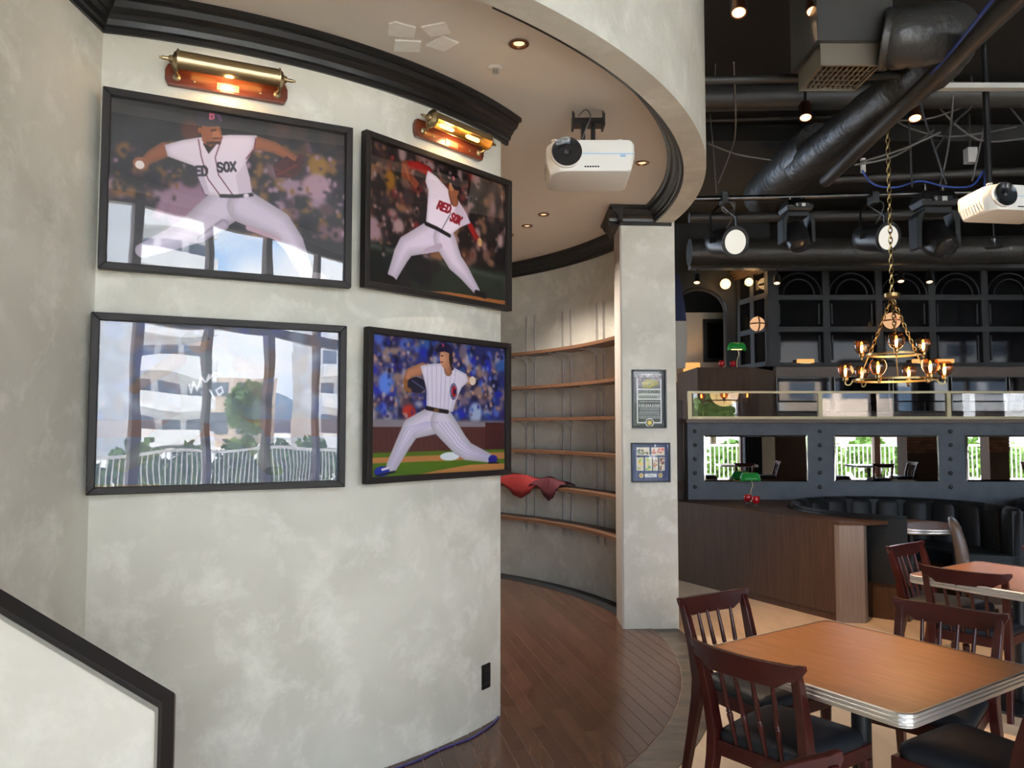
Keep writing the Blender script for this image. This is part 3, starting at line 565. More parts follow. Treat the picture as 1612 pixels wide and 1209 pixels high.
# ------------------------------------------------------------------ projectors
def projector(name, label, loc, rz, tilt, w=.47, mount=True, ceil=ZC):
    t = thing(name, label, 'projector', loc, rz); h, d = .165, .31
    R = Matrix.Rotation(tilt, 3, 'X'); T = lambda mb: [mb.v.__setitem__(i, tuple(R @ V(v_))) for i, v_ in enumerate(mb.v)] and mb
    b = MB(); s = w/2
    prof = [(-s+.02,-d/2+.03),(-s+.06,-d/2),(s-.015,-d/2),(s,-d/2+.02),(s,d/2-.02),(s-.02,d/2),(-s+.02,d/2),(-s,d/2-.02),(-s,-d/2+.06)]
    rings_ = []
    for z, k_ in ((-h*.55,.86),(-h*.50,.92),(-h*.05,1.0),(h*.36,1.0),(h*.46,.97),(h*.5,.9)): rings_.append([(x*k_, y*(k_ if y > 0 else (1 if z > -h*.3 else .9)), z) for x, y in prof])
    T(b.rings(rings_)).build('housing', M['white'], t, 30, .004)
    T(MB().box(-s+.05, s-.01, -d/2-.0015, -d/2+.01, -.001, .004)).build('blue_stripe', M['bluestripe'], t)
    lx, lz = -s*.55, h*.04
    T(MB().lathe([(.084,0),(.086,.012),(.086,.020),(.080,.024)], (lx, -d/2+.012, lz), (0,-1,0), 28, False)).build('lens_bezel', M['white'], t, 35)
    L_ = T(MB().lathe([(.080,0),(.082,.018),(.066,.010),(.040,.002),(.028,.004),(.002,.006)], (lx, -d/2-.004, lz), (0,-1,0), 28)).build('lens', M['lens'], t, 35)
    T(MB().lathe([(.022,0),(.015,.010),(.002,.012)], (lx, -d/2-.010, lz), (0,-1,0), 16)).build('lens_core', M['darksteel'], L_, 35)
    T(MB().box(s*.66, s*.78, -d/2-.002, -d/2+.01, -.016, -.004)).build('sensor_window', M['bluestripe'], t)
    for x in (-s*.8, s*.68): T(MB().lathe([(.012,0),(.012,.012),(.020,.014),(.020,.022),(.016,.024)], (x, -d*.36, h*.46), (0,0,1), 14)).build('foot', M['white'], t, 35)
    for k_ in range(8): T(MB().box(-s-.001, -s+.004, -d/2+.09+k_*.026, -d/2+.10+k_*.026, -.03, .045)).build('vent_slot', M['standard'], t)
    for k_ in range(6): T(MB().box(-.035+k_*.014, -.026+k_*.014, -d/2+.008, -d/2+.016, -h*.43, -h*.39)).build('badge_mark', M['dkgrey'], t)
    if mount:
        z0 = h*.5; zz = ceil-loc[2]
        MB().box(-.05, .05, -.05, .05, z0-.005, z0+.02).build('mount_shoe', M['white'], t, None, .003)
        MB().box(-.03, .03, -.03, .03, z0+.02, z0+.05).build('mount_neck', M['white'], t, None, .003)
        for x in (-.028, .028): MB().box(x-.010, x+.010, -.03, .03, z0+.04, zz-.06).build('mount_post', M['blackmetal'], t)
        MB().box(-.085, .085, -.045, .045, zz-.085, zz-.055).build('mount_bracket', M['blackmetal'], t)
        for x in (-.085, .085): MB().box(x-.006, x+.006, -.05, .05, zz-.10, zz-.03).build('mount_ear', M['blackmetal'], t)
        for x in (-.085, .085): MB().cyl((x, 0, zz-.055), (x, 0, zz), .005, 8).build('mount_bolt', M['darksteel'], t)
        MB().tube(smooth_path([(-.06,-.05,zz-.05), (-.02,-.06,zz-.015), (.01,-.05,zz-.05), (-.02,-.055,zz-.13), (-.05,-.05,z0+.02)]), .004, 6).build('mount_cable', M['greycable'], t, 60)
    return t
pc = at(926, 262, 4.25); projector('projector', 'white projector on black bracket under the round taupe ceiling', (pc.x, pc.y, pc.z), 0, math.radians(-6), .48)
# ------------------------------------------------------------------ curved shelves on the niche wall
SZ = [2.375, 2.02, 1.694, 1.367, 1.012, .67]
names = ['topmost', 'second highest', 'third highest', 'fourth highest', 'fifth, draped with red cloth', 'lowest']
STD = [45.41, 43.44, 36.58, 34.49, 27.62, 25.70]
for z, nm in zip(SZ, names):
    t = thing('curved_shelf', 'curved walnut wall shelf in round niche, '+nm, 'shelf', (CX, CY, z-.03), 0, 'curved shelves of the niche')
    r = ring(3.33, 3.565, 13.5, 62, 0, .03, 40); r.v = [(x-CX, y-CY, zz) for x, y, zz in r.v]; r.build('board', M['shelf'], t, 30)
    for a in STD:
        ca, sa = unit(a); mb = MB(); c_ = V((ca, sa, 0)); n_ = V((-sa, ca, 0))
        R = []
        for rr, zz in ((3.57, -.07), (3.57, -.001), (3.38, -.001), (3.38, -.010), (3.50, -.022)): R.append(c_*rr+V((0,0,zz)))
        mb.rings([[p-n_*.004 for p in R], [p+n_*.004 for p in R]]).build('bracket', M['standard'], t)
for i, a in enumerate(STD):
    lab = ['left steel strip of the pair nearest the photo wall', 'right steel strip of the pair nearest the photo wall', 'left steel strip of the middle shelf pair', 'right steel strip of the middle shelf pair', 'left steel strip of the pair nearest pillar', 'right steel strip of the pair nearest pillar'][i]
    p = pol(3.572, a); t = thing('shelf_standard', 'slotted '+lab, 'shelf standard', (*p, .50), math.radians(a-90), 'slotted steel strips behind the shelves')
    MB().box(-.006, .006, -.010, .008, 0, 2.29).build('strip', M['standard'], t)
    MB().box(-.002, .002, -.0108, -.0095, .02, 2.27).build('slot_line', M['black'], t)
# cloth heaped on a shelf
def cloth(name, px0, px1, label, m_, seed, hgt):
    r = random.Random(seed); a0, a1 = px0, px1; nx, ny = 30, 12; R = []
    for i in range(nx):
        u = i/(nx-1); a = a0+(a1-a0)*u; env = math.sin(math.pi*min(max(u, .03), .97))**.5; row = []
        for j in range(ny):
            v_ = j/(ny-1); rr = 3.54-.24*v_; z = hgt*env*math.sin(math.pi*min(.95, .12+v_*.75))*(.8+.3*math.sin(u*9+seed)*math.cos(v_*5+seed))+.012
            if v_ > .84: z = .012-(v_-.84)/.16*(.16*env*(.5+.5*math.sin(u*5.5+seed*2))); rr = 3.318-.02*(v_-.84)
            ca, sa = unit(a); row.append((rr*ca, rr*sa, z+.006*math.sin(37*u+11*v_)))
        R.append(row)
    mb = MB().rings(R, False, False); o = mb.build(name, m_, None, 70); s = o.modifiers.new('thick', 'SOLIDIFY'); s.thickness = .006; o.location = (CX, CY, SZ[4]); return tag(o, label, 'cloth')
cloth('red_cloth', 50.5, 38.8, 'bright red cloth heaped over the fifth curved shelf', M['redcloth'], 2, .10)
cloth('maroon_cloth', 40.5, 32.8, 'maroon cloth end lying beside the bright red cloth', M['maroon'], 5, .085)
# ------------------------------------------------------------------ the two memorabilia frames on the pillar
def pil(px, py): 
    n = V((-.035, .439, 0)).normalized(); n = V((.0795, -.9968, 0)); o = V((.886, 6.165, 0)); r = ray(px, py); s = (o-V((0,0,H))).dot(n)/r.dot(n); return V((0,0,H))+r*s
rzp = math.atan2(.035, .439)
def memo(label, tl, br, prn, fm, fw, glass=True):
    a = pil(*tl); b = pil(*br); W = (V((b.x-a.x, b.y-a.y))).length; Hh = a.z-b.z; c_ = (a+b)/2
    t = thing('memorabilia_frame', label, 'frame', (c_.x, c_.y, b.z), rzp)
    for q in ([(-W/2,0),(W/2,0),(W/2-fw,fw),(-W/2+fw,fw)], [(-W/2,Hh),(W/2,Hh),(W/2-fw,Hh-fw),(-W/2+fw,Hh-fw)]): MB().prism(q, -.002, .022, 'xz').build('frame_rail', fm, t, None, .003)
    for q in ([(-W/2,0),(-W/2+fw,fw),(-W/2+fw,Hh-fw),(-W/2,Hh)], [(W/2,0),(W/2-fw,fw),(W/2-fw,Hh-fw),(W/2,Hh)]): MB().prism(q, -.002, .022, 'xz').build('frame_stile', fm, t, None, .003)
    prn.mesh('print', W-2*fw+.004, Hh-2*fw+.004, t, -.008, MP, 0, Hh/2)
    MB().box(-W/2+fw, W/2-fw, -.014, -.012, fw, Hh-fw).build('glass', M['smallglass'], t)
    return t, W, Hh
p = Print(110, 190, [(0,0),(110,0),(110,190),(0,190)], (.10,.10,.11))
p.poly([(12,10),(98,10),(98,178),(12,178)], (.9,.9,.9)); p.poly([(16,14),(94,14),(94,60),(16,60)], (.42,.40,.42)); rr_ = random.Random(4); p.crowd(rr_, 60, (16,14,94,30), [(.6,.6,.62),(.3,.28,.3),(.5,.42,.4)], 2, 5)
p.poly([(30,38),(50,28),(86,32),(88,46),(60,58),(32,56)], (.62,.58,.16)); p.poly([(40,44),(55,38),(72,44),(58,52)], (.72,.66,.25)); p.ell((56,45), 6, 3, (.35,.5,.15))
p.poly([(16,64),(94,64),(94,94),(16,94)], (.62,.62,.62)); p.text('CHICAGO', (19,75), 8, 0, (.08,.08,.1), .13, 1.35); 
for y_, n_ in ((80, 9), (90, 8)): 
    for k_ in range(n_): p.limb([(20+k_*8, y_-3), (23+k_*8, y_+3), (26+k_*8, y_-3)], 1.0, (.35,.35,.36) if y_ > 85 else (.9,.9,.9))
p.poly([(16,98),(94,98),(94,174),(16,174)], (.13,.13,.14))
for y_, s_ in ((104, 4), (117, 9), (126, 3.5), (132, 3.5), (140, 4.5), (147, 3.5), (154, 3.5), (160, 3.5)):
    x_ = 18+rr_.random()*3
    while x_ < 90: p.limb([(x_, y_+s_/2), (x_+s_*.2, y_-s_/2), (x_+s_*.45, y_+s_/2)], s_*.13, (.86,.86,.86)); x_ += s_*(.65+.3*rr_.random())
p.ell((56,176), 15, 15, (.9,.9,.9)); p.ell((56,176), 12, 12, (.12,.12,.12)); p.ell((56,176), 9, 9, (.75,.62,.2)); p.ell((56,176), 5, 5, (.9,.82,.5))
memo('tall black frame with CHICAGO ballpark poster hanging on the pillar', (994, 582), (1049, 674), p, M['black_trim'], .014)
p = Print(150, 150, [(0,0),(150,0),(150,150),(0,150)], (.08,.16,.40)); rr_ = random.Random(9)
def card(x0, y0, x1, y1, cols):
    p.poly([(x0,y0),(x1,y0),(x1,y1),(x0,y1)], (.85,.82,.74))
    for _ in range(14): p.ell((rr_.uniform(x0+5,x1-5), rr_.uniform(y0+5,y1-5)), 4, 4, rr_.choice(cols), 2)
card(18,14,70,46, [(.3,.3,.25),(.6,.55,.4),(.35,.45,.5)]); card(78,14,132,46, [(.85,.5,.5),(.9,.6,.5),(.8,.35,.4)])
card(18,54,46,108, [(.9,.7,.3),(.5,.75,.4),(.85,.8,.3)]); card(52,54,80,108, [(.5,.75,.35),(.9,.85,.4),(.4,.7,.5)]); card(84,54,104,108, [(.8,.75,.75),(.7,.4,.3)]); card(110,54,132,108, [(.5,.2,.15),(.75,.6,.5),(.3,.15,.12)])
p.poly([(50,120),(98,120),(98,134),(50,134)], (.88,.88,.9)); p.limb([(62,128),(70,125),(78,129),(86,126)], 1, (.3,.3,.5))
for x_ in (36,114): p.ell((x_,127), 9, 9, (.85,.76,.5)); p.ell((x_,127), 5, 5, (.65,.5,.25))
memo('square blue-matted frame with six cards and two coins on the pillar', (993, 697), (1055, 759), p, mat('navy_frame', (.012,.018,.04), .35), .012)
# ------------------------------------------------------------------ tables and chairs
def table(label, x, y, rz, s=.86, group='square wood-topped dining tables'):
    t = thing('dining_table', label, 'table', (x, y, 0), rz, group); h = s/2
    def rc(hh, r, n=5):
        out = []
        for cx_, cy_, a0 in ((hh-r, hh-r, 0), (-hh+r, hh-r, 90), (-hh+r, -hh+r, 180), (hh-r, -hh+r, 270)):
            for k_ in range(n): a = math.radians(a0+90*k_/(n-1)); out.append((cx_+r*math.cos(a), cy_+r*math.sin(a)))
        return out
    MB().prism(rc(h-.004, .05), .685, .7205).build('tabletop', M['tabletop'], t)
    prof = [(0,.676),(0,.680),(.004,.684),(.004,.692),(0,.695),(.004,.698),(.004,.706),(0,.709),(.004,.712),(.004,.719),(.001,.722),(-.006,.7225)]
    MB().rings([[(q[0], q[1], z) for q in rc(h-.004+e_, .05+e_)] for e_, z in prof], True, False).build('metal_edge', M['alu'], t, 22)
    MB().cyl((0,0,.03), (0,0,.685), .036, 20).build('pedestal', M['blackmetal'], t, 40)
    MB().lathe([(.001,.025),(.05,.024),(.24,.012),(.25,0)], n=28).build('base', M['blackmetal'], t, 40)
    MB().box(-.2, .2, -.03, .03, .665, .686).build('top_plate', M['blackmetal'], t)
    return t
T1 = table('wood-topped square table with ribbed metal edge, nearest the camera', 1.325, 2.985, math.radians(33.5))
T2 = table('wood-topped square table standing between near table and booth', 2.95, 4.535, math.radians(34))
def chair(label, x, y, deg):
    t = thing('dining_chair', label, 'chair', (x, y, 0), math.radians(deg-90), 'dark cherry spindle-back chairs')
    cw = M['chairwood']
    for s in (-1, 1):
        P = [(.205,-.275,0,.015,.018),(.198,-.235,.20,.017,.021),(.192,-.205,.36,.019,.026),(.190,-.198,.45,.019,.028),(.194,-.222,.58,.018,.024),(.200,-.262,.72,.017,.019),(.203,-.282,.775,.015,.015)]
        MB().rings([[(s*x_-a, y_-b, z), (s*x_+a, y_-b, z), (s*x_+a, y_+b, z), (s*x_-a, y_+b, z)] for x_, y_, z, a, b in P]).build('rear_post', cw, t, None, .004)
        MB().lathe([(.011,0),(.016,.06),(.019,.20),(.021,.255),(.015,.262),(.022,.272),(.015,.282),(.022,.292),(.015,.302),(.023,.315),(.024,.372)], (s*.195, .185, 0), n=12).build('front_leg', cw, t, 40)
    mb = MB(); R = []
    for i in range(25):
        x_ = -.238+.476*i/24; u = abs(x_); y_ = -.275-.028*(1-(x_/.238)**2)
        zb = .712 if u < .145 else (.712+(u-.145)/.025*.026 if u < .17 else (.738+(u-.17)/.04*.006 if u < .21 else .744+(u-.21)/.028*.042)); zt_ = .800-.006*math.cos(x_/.238*1.5)+(.004 if u > .2 else 0)
        th = .012 if u < .2 else .012-(u-.2)*.12
        R.append([(x_, y_-th-.006, zt_), (x_, y_-th, zb), (x_, y_+th, zb), (x_, y_+th-.006, zt_)])
    mb.rings(R).build('crest_rail', cw, t, 30, .003)
    for x_ in (-.108, -.036, .036, .108):
        a = V((x_*.86, -.200, .425)); b = V((x_, -.299+.02*abs(x_)/.1, .722)); L_ = (b-a).length
        MB().lathe([(.008,0),(.0095,L_*.30),(.012,L_*.40),(.008,L_*.42),(.012,L_*.44),(.008,L_*.46),(.0105,L_*.52),(.009,L_*.75),(.007,L_)], a, b-a, 8).build('spindle', cw, t, 50)
    MB().prism([(-.175,-.215),(.175,-.215),(.215,.205),(-.215,.205)], .37, .425).build('seat_frame', cw, t, None, .004)
    out = []
    for x_, y_, r, a0 in ((.205,.20,.06,0), (-.205,.20,.06,90), (-.175,-.20,.03,180), (.175,-.20,.03,270)):
        sx, sy = (1 if x_ > 0 else -1), (1 if y_ > 0 else -1)
        for k_ in range(5): a = math.radians(a0+90*k_/4); out.append((x_-sx*r+r*math.cos(a), y_-sy*r+r*math.sin(a)))
    MB().rings([[(q[0]*k_, q[1]*k_, z) for q in out] for k_, z in ((1,.424),(1.02,.440),(1.0,.456),(.93,.468),(.75,.476),(.4,.480),(.01,.481))]).build('seat_pad', M['pad'], t, 60)
    return t
cA = chair('spindle-back chair facing the table, beside the plaster pillar', 1.12, 3.52, -58)
def more(label, x, y, deg):
    c = copy_tree(cA); c['label'] = label; c.location = (x, y, 0); c.rotation_euler = (0, 0, math.radians(deg-90)); return c
more('spindle-back chair pushed under near table, seen from behind in the foreground', 1.045, 2.97, 39)
more('spindle-back chair on far side of near table with bright-lit spindles', 1.75, 3.30, 224)
more('spindle-back chair at second table, seen from behind over the near table', 2.75, 4.59, 44)
more('spindle-back chair at second table nearest the black booth end panel', 2.86, 5.10, -55)
more('spindle-back chair at lower right corner with dark seat in view', 1.65, 2.776, 123)
more('spindle-back chair at bottom edge with only crest rail corner showing', .74, 1.59, -61)
more('spindle-back chair at right edge behind second table', 3.38, 4.86, 222)
# taupe leather chair
p = at(1556, 850, 5.95); t = thing('leather_chair', 'taupe leather high-back chair standing behind second table', 'chair', (p.x+.05, p.y, 0), math.radians(-118))
R = []
for z, y_, hw, th in ((.40,-.20,.22,.045),(.55,-.215,.22,.048),(.72,-.24,.218,.045),(.82,-.262,.21,.040),(.86,-.278,.20,.032),(.88,-.29,.18,.012)):
    R.append([(-hw,y_-th*.5,z),(-hw*.9,y_-th,z),(hw*.9,y_-th,z),(hw,y_-th*.5,z),(hw,y_+th*.5,z),(hw*.9,y_+th,z),(-hw*.9,y_+th,z),(-hw,y_+th*.5,z)])
MB().rings(R).build('backrest', M['brownleather'], t, 60); MB().box(-.22,.22,-.2,.23,.38,.47).build('seat', M['brownleather'], t, None, .02)
for x_ in (-.18,.18):
    for y_ in (-.18,.2): MB().lathe([(.014,0),(.022,.39)], (x_,y_,0), n=8).build('leg', M['chairwood'], t, 40)
# ------------------------------------------------------------------ booth with wood partition
BX, BY = 3.66, 7.30
def booth(label, bx, by, rot, a0, a1):
    t = thing('round_booth', label, 'booth', (bx, by, 0), rot, 'round black booths'); n = 60
    def bring(r0, r1, z0, z1):
        R = []
        for i in range(n):
            a = math.radians(a0+(a1-a0)*i/(n-1)); c_, s_ = math.cos(a), math.sin(a); R.append([(r0*c_,r0*s_,z0),(r1*c_,r1*s_,z0),(r1*c_,r1*s_,z1),(r0*c_,r0*s_,z1)])
        return MB().rings(R)
    bring(.48, .96, .0, .30).build('plinth', M['walnut'], t, 30); bring(.42, .97, .30, .45).build('seat', M['leather'], t, 30, .02)
    bring(.90, .99, .30, .84).build('back_shell', M['leather'], t, 30)
    k_ = 16
    for i in range(k_):       # upright padded channels of the backrest
        b0, b1 = a0+(a1-a0)*i/k_, a0+(a1-a0)*(i+1)/k_; R = []
        for j in range(7):
            u = j/6; a = math.radians(b0+(b1-b0)*u); e_ = .905-.055*math.sin(math.pi*u)**.6; c_, s_ = math.cos(a), math.sin(a)
            R.append([(.95*c_,.95*s_,.44),((e_)*c_,(e_)*s_,.44),((e_+.015)*c_,(e_+.015)*s_,.80),((e_+.045)*c_,(e_+.045)*s_,.855),(.97*c_,.97*s_,.865)])
        MB().rings(R).build('back_channel', M['leather'], t, 60)
    return t
booth('round black channelled booth behind the walnut partition', BX, BY, 0, -20, 246)
booth('second round black booth at right edge under the mirrors', 5.95, 7.34, 0, 20, 215)
def round_table(label, x, y, r):
    t = thing('round_table', label, 'table', (x, y, 0)); MB().lathe([(r,.70),(r,.725)], n=40).build('tabletop', M['tabletop'], t, 40)
    MB().rings([[(math.cos(2*math.pi*i/40)*(r+e_), math.sin(2*math.pi*i/40)*(r+e_), z) for i in range(40)] for e_, z in ((0,.68),(.005,.685),(.005,.70),(.002,.703),(.005,.706),(.005,.722),(0,.727))], True, False).build('metal_edge', M['alu'], t, 50)
    MB().cyl((0,0,.02), (0,0,.70), .035, 16).build('pedestal', M['blackmetal'], t, 40); MB().lathe([(.22,0),(.22,.012),(.02,.03)], n=24).build('base', M['blackmetal'], t, 40)
round_table('round metal-edged table standing inside the first black booth', 3.60, 7.02, .40)
# walnut partition with flat top
t = thing('walnut_partition', 'walnut partition with flat top running in front of the black booth', 'partition', (1.75, 8.2, 0))
lo = lambda q: [(a-1.75, b-8.2) for a, b in q]
f0, f1, f2, f3 = (1.72, 8.18), (2.672, 6.435), (2.695, 6.40), (2.885, 6.372)
arcp = [(BX+1.0*math.cos(math.radians(a)), BY+1.0*math.sin(math.radians(a))) for a in range(238, 100, -6)]
MB().prism(lo([f0, f1, f2, f3, *arcp, (3.4, 8.33), (1.72, 8.33)]), .79, .82).build('top_board', M['walnut'], t)
d_ = V((f1[0]-f0[0], f1[1]-f0[1])).normalized(); nn = V((-d_.y, d_.x)); 
MB().prism(lo([f0, f1, (f1[0]+nn.x*.04, f1[1]+nn.y*.04), (f0[0]+nn.x*.04, f0[1]+nn.y*.04)]), .06, .79).build('front_panel', M['walnut'], t)
MB().prism(lo([(f0[0]+nn.x*.012, f0[1]+nn.y*.012), (f1[0]+nn.x*.012, f1[1]+nn.y*.012), (f1[0]+nn.x*.04, f1[1]+nn.y*.04), (f0[0]+nn.x*.04, f0[1]+nn.y*.04)]), 0, .06).build('toe_kick', M['walnut'], t)
MB().prism(lo([f1, f2, f3, (2.93, 6.42), (2.72, 6.50)]), 0, .79).build('end_post', mat('walnut_end_daylight_tone', (.20,.155,.125), .5, noise=((.17,.13,.105),(.23,.18,.145)), ns=5, stretch=(12,12,.6)), t)  # end face of the walnut partition; daylight on it is painted in as paler colour
# small things on the partition top
p = atz(1182, 790, .82); 
def jar(label, px, py):
    p = atz(px, py, .822); t = thing('candle_jar', label, 'jar', (p.x, p.y, .822), 0, 'small red candle jars')
    MB().lathe([(.020,0),(.022,.004),(.010,.012),(.010,.025)], n=14).build('stem', M['clearglass'], t, 50); MB().lathe([(.010,.025),(.034,.04),(.040,.065),(.036,.095),(.030,.10)], n=16).build('bowl', M['redglass'], t, 50)
jar('small red glass jar at left, beneath the green lamp', 1177, 794); jar('small red glass jar at right, beneath the green lamp', 1190, 797)
def banker(label, x, y, z, s=1, rz=0):
    t = thing('bankers_lamp', label, 'lamp', (x, y, z), rz)
    MB().lathe([(.06*s,0),(.06*s,.012*s),(.02*s,.02*s)], n=20).build('base', M['brass'], t, 40); MB().tube(smooth_path([(0,0,.015*s),(.005*s,0,.12*s),(.03*s,0,.20*s),(.0,0,.27*s)]), .006*s, 8).build('stem', M['brass'], t, 60)
    R = []
    for i in range(9):
        a = math.radians(10+160*i/8); R.append([(x_*s, -math.cos(a)*.075*s*k_, (.235+math.sin(a)*.115*k_)*s) for x_, k_ in ((-.125,.25),(-.115,.65),(-.09,1),(.09,1),(.115,.65),(.125,.25))])
    o = MB().rings(R, False, False).build('shade', M['greenshade'], t, 60); m_ = o.modifiers.new('thick', 'SOLIDIFY'); m_.thickness = .006
    MB().cyl((-.07*s,0,.262*s), (.07*s,0,.262*s), .010*s, 8).build('bulb', M['globe'], t, 50)
banker("green-shaded banker's lamp standing on the partition before first mirror", 2.52, 8.18, .82, .85)
# ------------------------------------------------------------------ slate panel with mirrors, glass rail
YM = 8.35
xm = lambda px: at(px, 700, YM).x
t = thing('slate_panel', 'slate grey panel wall with bolts, holding long mirrors behind booths', 'panel wall', (5, YM, 0))
L5 = lambda mb: (mb.v.__setitem__(slice(None), [(x-5, y-YM, z) for x, y, z in mb.v]), mb)[1]
L5(MB().box(1.90, 14.9, YM, YM+.16, 0, 1.645)).build('board', M['slate'], t)
L5(MB().box(1.90, xm(1107)-.03, YM-.006, YM, .8, 1.645)).build('edge_board', M['slate'], t)
for px in (1094, 1290.5, 1496):
    for py in (679, 700.5, 722.5, 744.5, 766.5):
        q = at(px, py, YM); L5(MB().lathe([(.022,0),(.022,.004),(.017,.014),(.006,.018)], (q.x, YM-.006, q.z), (0,-1,0), 12)).build('bolt', M['blackmetal'], t, 40)
L5(MB().box(1.88, 14.9, YM-.05, YM+.22, 1.645, 1.685)).build('ledge', M['walnut_pale'], t)
for i, (a, b, lab) in enumerate(((1107.5, 1270.5, 'long silver-edged mirror nearest the plaster pillar'), (1312, 1476.5, 'long silver-edged mirror in the middle of the slate panel'), (1519.5, 1684, 'long silver-edged mirror cut off at right edge'))):
    x0, x1 = xm(a), xm(b); z0, z1 = 1.013, 1.512; t = thing('wall_mirror', lab, 'mirror', ((x0+x1)/2, YM-.002, z0), 0, 'long mirrors in the slate panel'); h = (x1-x0)/2; hh = z1-z0
    MB().box(-h+.018, h-.018, -.010, 0, .018, hh-.018).build('mirror_glass', M['mirror'], t)
    for q in ([(-h,0),(h,0),(h-.02,.02),(-h+.02,.02)], [(-h,hh),(h,hh),(h-.02,hh-.02),(-h+.02,hh-.02)], [(-h,0),(-h+.02,.02),(-h+.02,hh-.02),(-h,hh)], [(h,0),(h-.02,.02),(h-.02,hh-.02),(h,hh)]):
        (ax, az), (bx, bz), (cx_, cz), (dx, dz) = q
        MB().add([(ax,-.002,az),(bx,-.002,bz),(cx_,-.011,cz),(dx,-.011,dz),(ax,0,az),(bx,0,bz)], [(0,1,2,3),(3,2,1,0)][:1]).build('bevel_edge', M['bevel'], t)
t = thing('glass_railing', 'glass railing in pale brass frame on top of the slate panel', 'railing', (5, YM+.06, 1.685))
Lr = lambda mb: (mb.v.__setitem__(slice(None), [(x-5, y-YM-.06, z-1.685) for x, y, z in mb.v]), mb)[1]
yr = YM+.06
Lr(MB().box(1.92, 14.9, yr-.02, yr+.02, 1.968, 1.992)).build('top_rail', M['champagne'], t); Lr(MB().box(1.92, 14.9, yr-.02, yr+.02, 1.685, 1.715)).build('bottom_rail', M['champagne'], t)
xs = [1.94]+[xm(p_)*1.007 for p_ in (1292, 1494.5)]+[xm(1494.5)*1.007+1.41*i for i in range(1, 7)]
for x in xs: Lr(MB().box(x-.022, x+.022, yr-.02, yr+.02, 1.715, 1.968)).build('post', M['champagne'], t)
for x0, x1 in zip(xs, xs[1:]): Lr(MB().box(x0+.022, x1-.022, yr-.004, yr+.004, 1.715, 1.968)).build('glass_pane', M['glass'], t)
st(MB().box(1.4, 14.9, YM+.16, 14, .9, 1.0).build('floor_upper', M['walnut']))
st(MB().box(1.32, 1.90, YM+.2, YM+.3, 0, 1.9).build('wall_side_dark', M['darkwall']))
# ------------------------------------------------------------------ upper level: wood band, screens, glazed partition
YU = 10.0
t = thing('wood_counter', 'walnut back counter below the dark glazed partition', 'counter', (6, YU, 1.0))
Lu = lambda mb: (mb.v.__setitem__(slice(None), [(x-6, y-YU, z-1.0) for x, y, z in mb.v]), mb)[1]
c0, c1, c2 = at(1098, 590, 9.35), at(1180, 590, 9.30), at(1222, 590, YU)
zt_ = at(1140, 578, 9.32).z
Lu(MB().prism([(c0.x, c0.y), (c1.x, c1.y), (c1.x, YU+.5), (c0.x, YU+.5)], 1.0, zt_)).build('left_front', M['walnut'], t)
Lu(MB().prism([(c1.x, c1.y), (c2.x, c2.y), (c2.x, YU+.45), (c1.x, YU+.5)], 1.0, zt_)).build('angled_front', M['walnut_pale'], t)
Lu(MB().box(c2.x, 14.8, YU, YU+.1, 1.0, at(1400, 577, YU).z)).build('back_board', M['walnut_pale'], t)
for a, b, lab in ((1222, 1308, 'black wall screen nearest the wood counter corner'), (1313, 1401, 'black wall screen under left end of chandelier'), (1405, 1494, 'wall screen under the chandelier centre, pale with reflection'), (1497, 1586, 'wall screen right of the chandelier, pale with reflection'), (1588, 1677, 'wall screen cut off at the right edge')):
    q0, q1 = at(a, 593, YU-.06), at(b, 649, YU-.06); W = q1.x-q0.x; Hh = q0.z-q1.z
    s = thing('wall_screen', lab, 'screen', ((q0.x+q1.x)/2, YU-.06, q1.z), 0, 'wall screens above the railing')
    hs_ = MB().box(-W/2, W/2, 0, .055, 0, Hh).build('housing', M['blackmetal'], s, None, .003); MB().box(-W/2+.012, W/2-.012, -.002, .001, .018, Hh-.012).build('screen_panel', M['screen'], hs_)
    for q in ((-W/2, -W/2+.008), (W/2-.008, W/2)): MB().box(q[0], q[1], -.004, 0, 0, Hh).build('bezel', M['darksteel'], s)
# glazed partition with arches
t = thing('glazed_partition', 'dark glazed partition with arched top lights above the wall screens', 'partition', (6, YU, 2.42))
Lg = lambda mb: (mb.v.__setitem__(slice(None), [(x-6, y-YU, z-2.42) for x, y, z in mb.v]), mb)[1]
zg = lambda py: at(1400, py, YU).z
xg = lambda px: at(px, 500, YU).x
x_end = 11.5; mull = [xg(1216)+i*(xg(1299)-xg(1216)) for i in range(10)]
Lg(MB().box(xg(1204), x_end, YU-.06, YU+.06, zg(427), zg(418))).build('head_beam', M['dkgrey'], t)
for (a, b) in ((465, 473), (515, 523), (571, 577)): Lg(MB().box(xg(1206), x_end, YU-.05, YU+.05, zg(b), zg(a))).build('cross_rail', M['dkgrey'], t)
for i, x in enumerate(mull):
    ww = .045 if i else .07
    Lg(MB().box(x-ww, x+ww, YU-.045, YU+.045, zg(571), zg(427))).build('upright', M['dkgrey'], t)
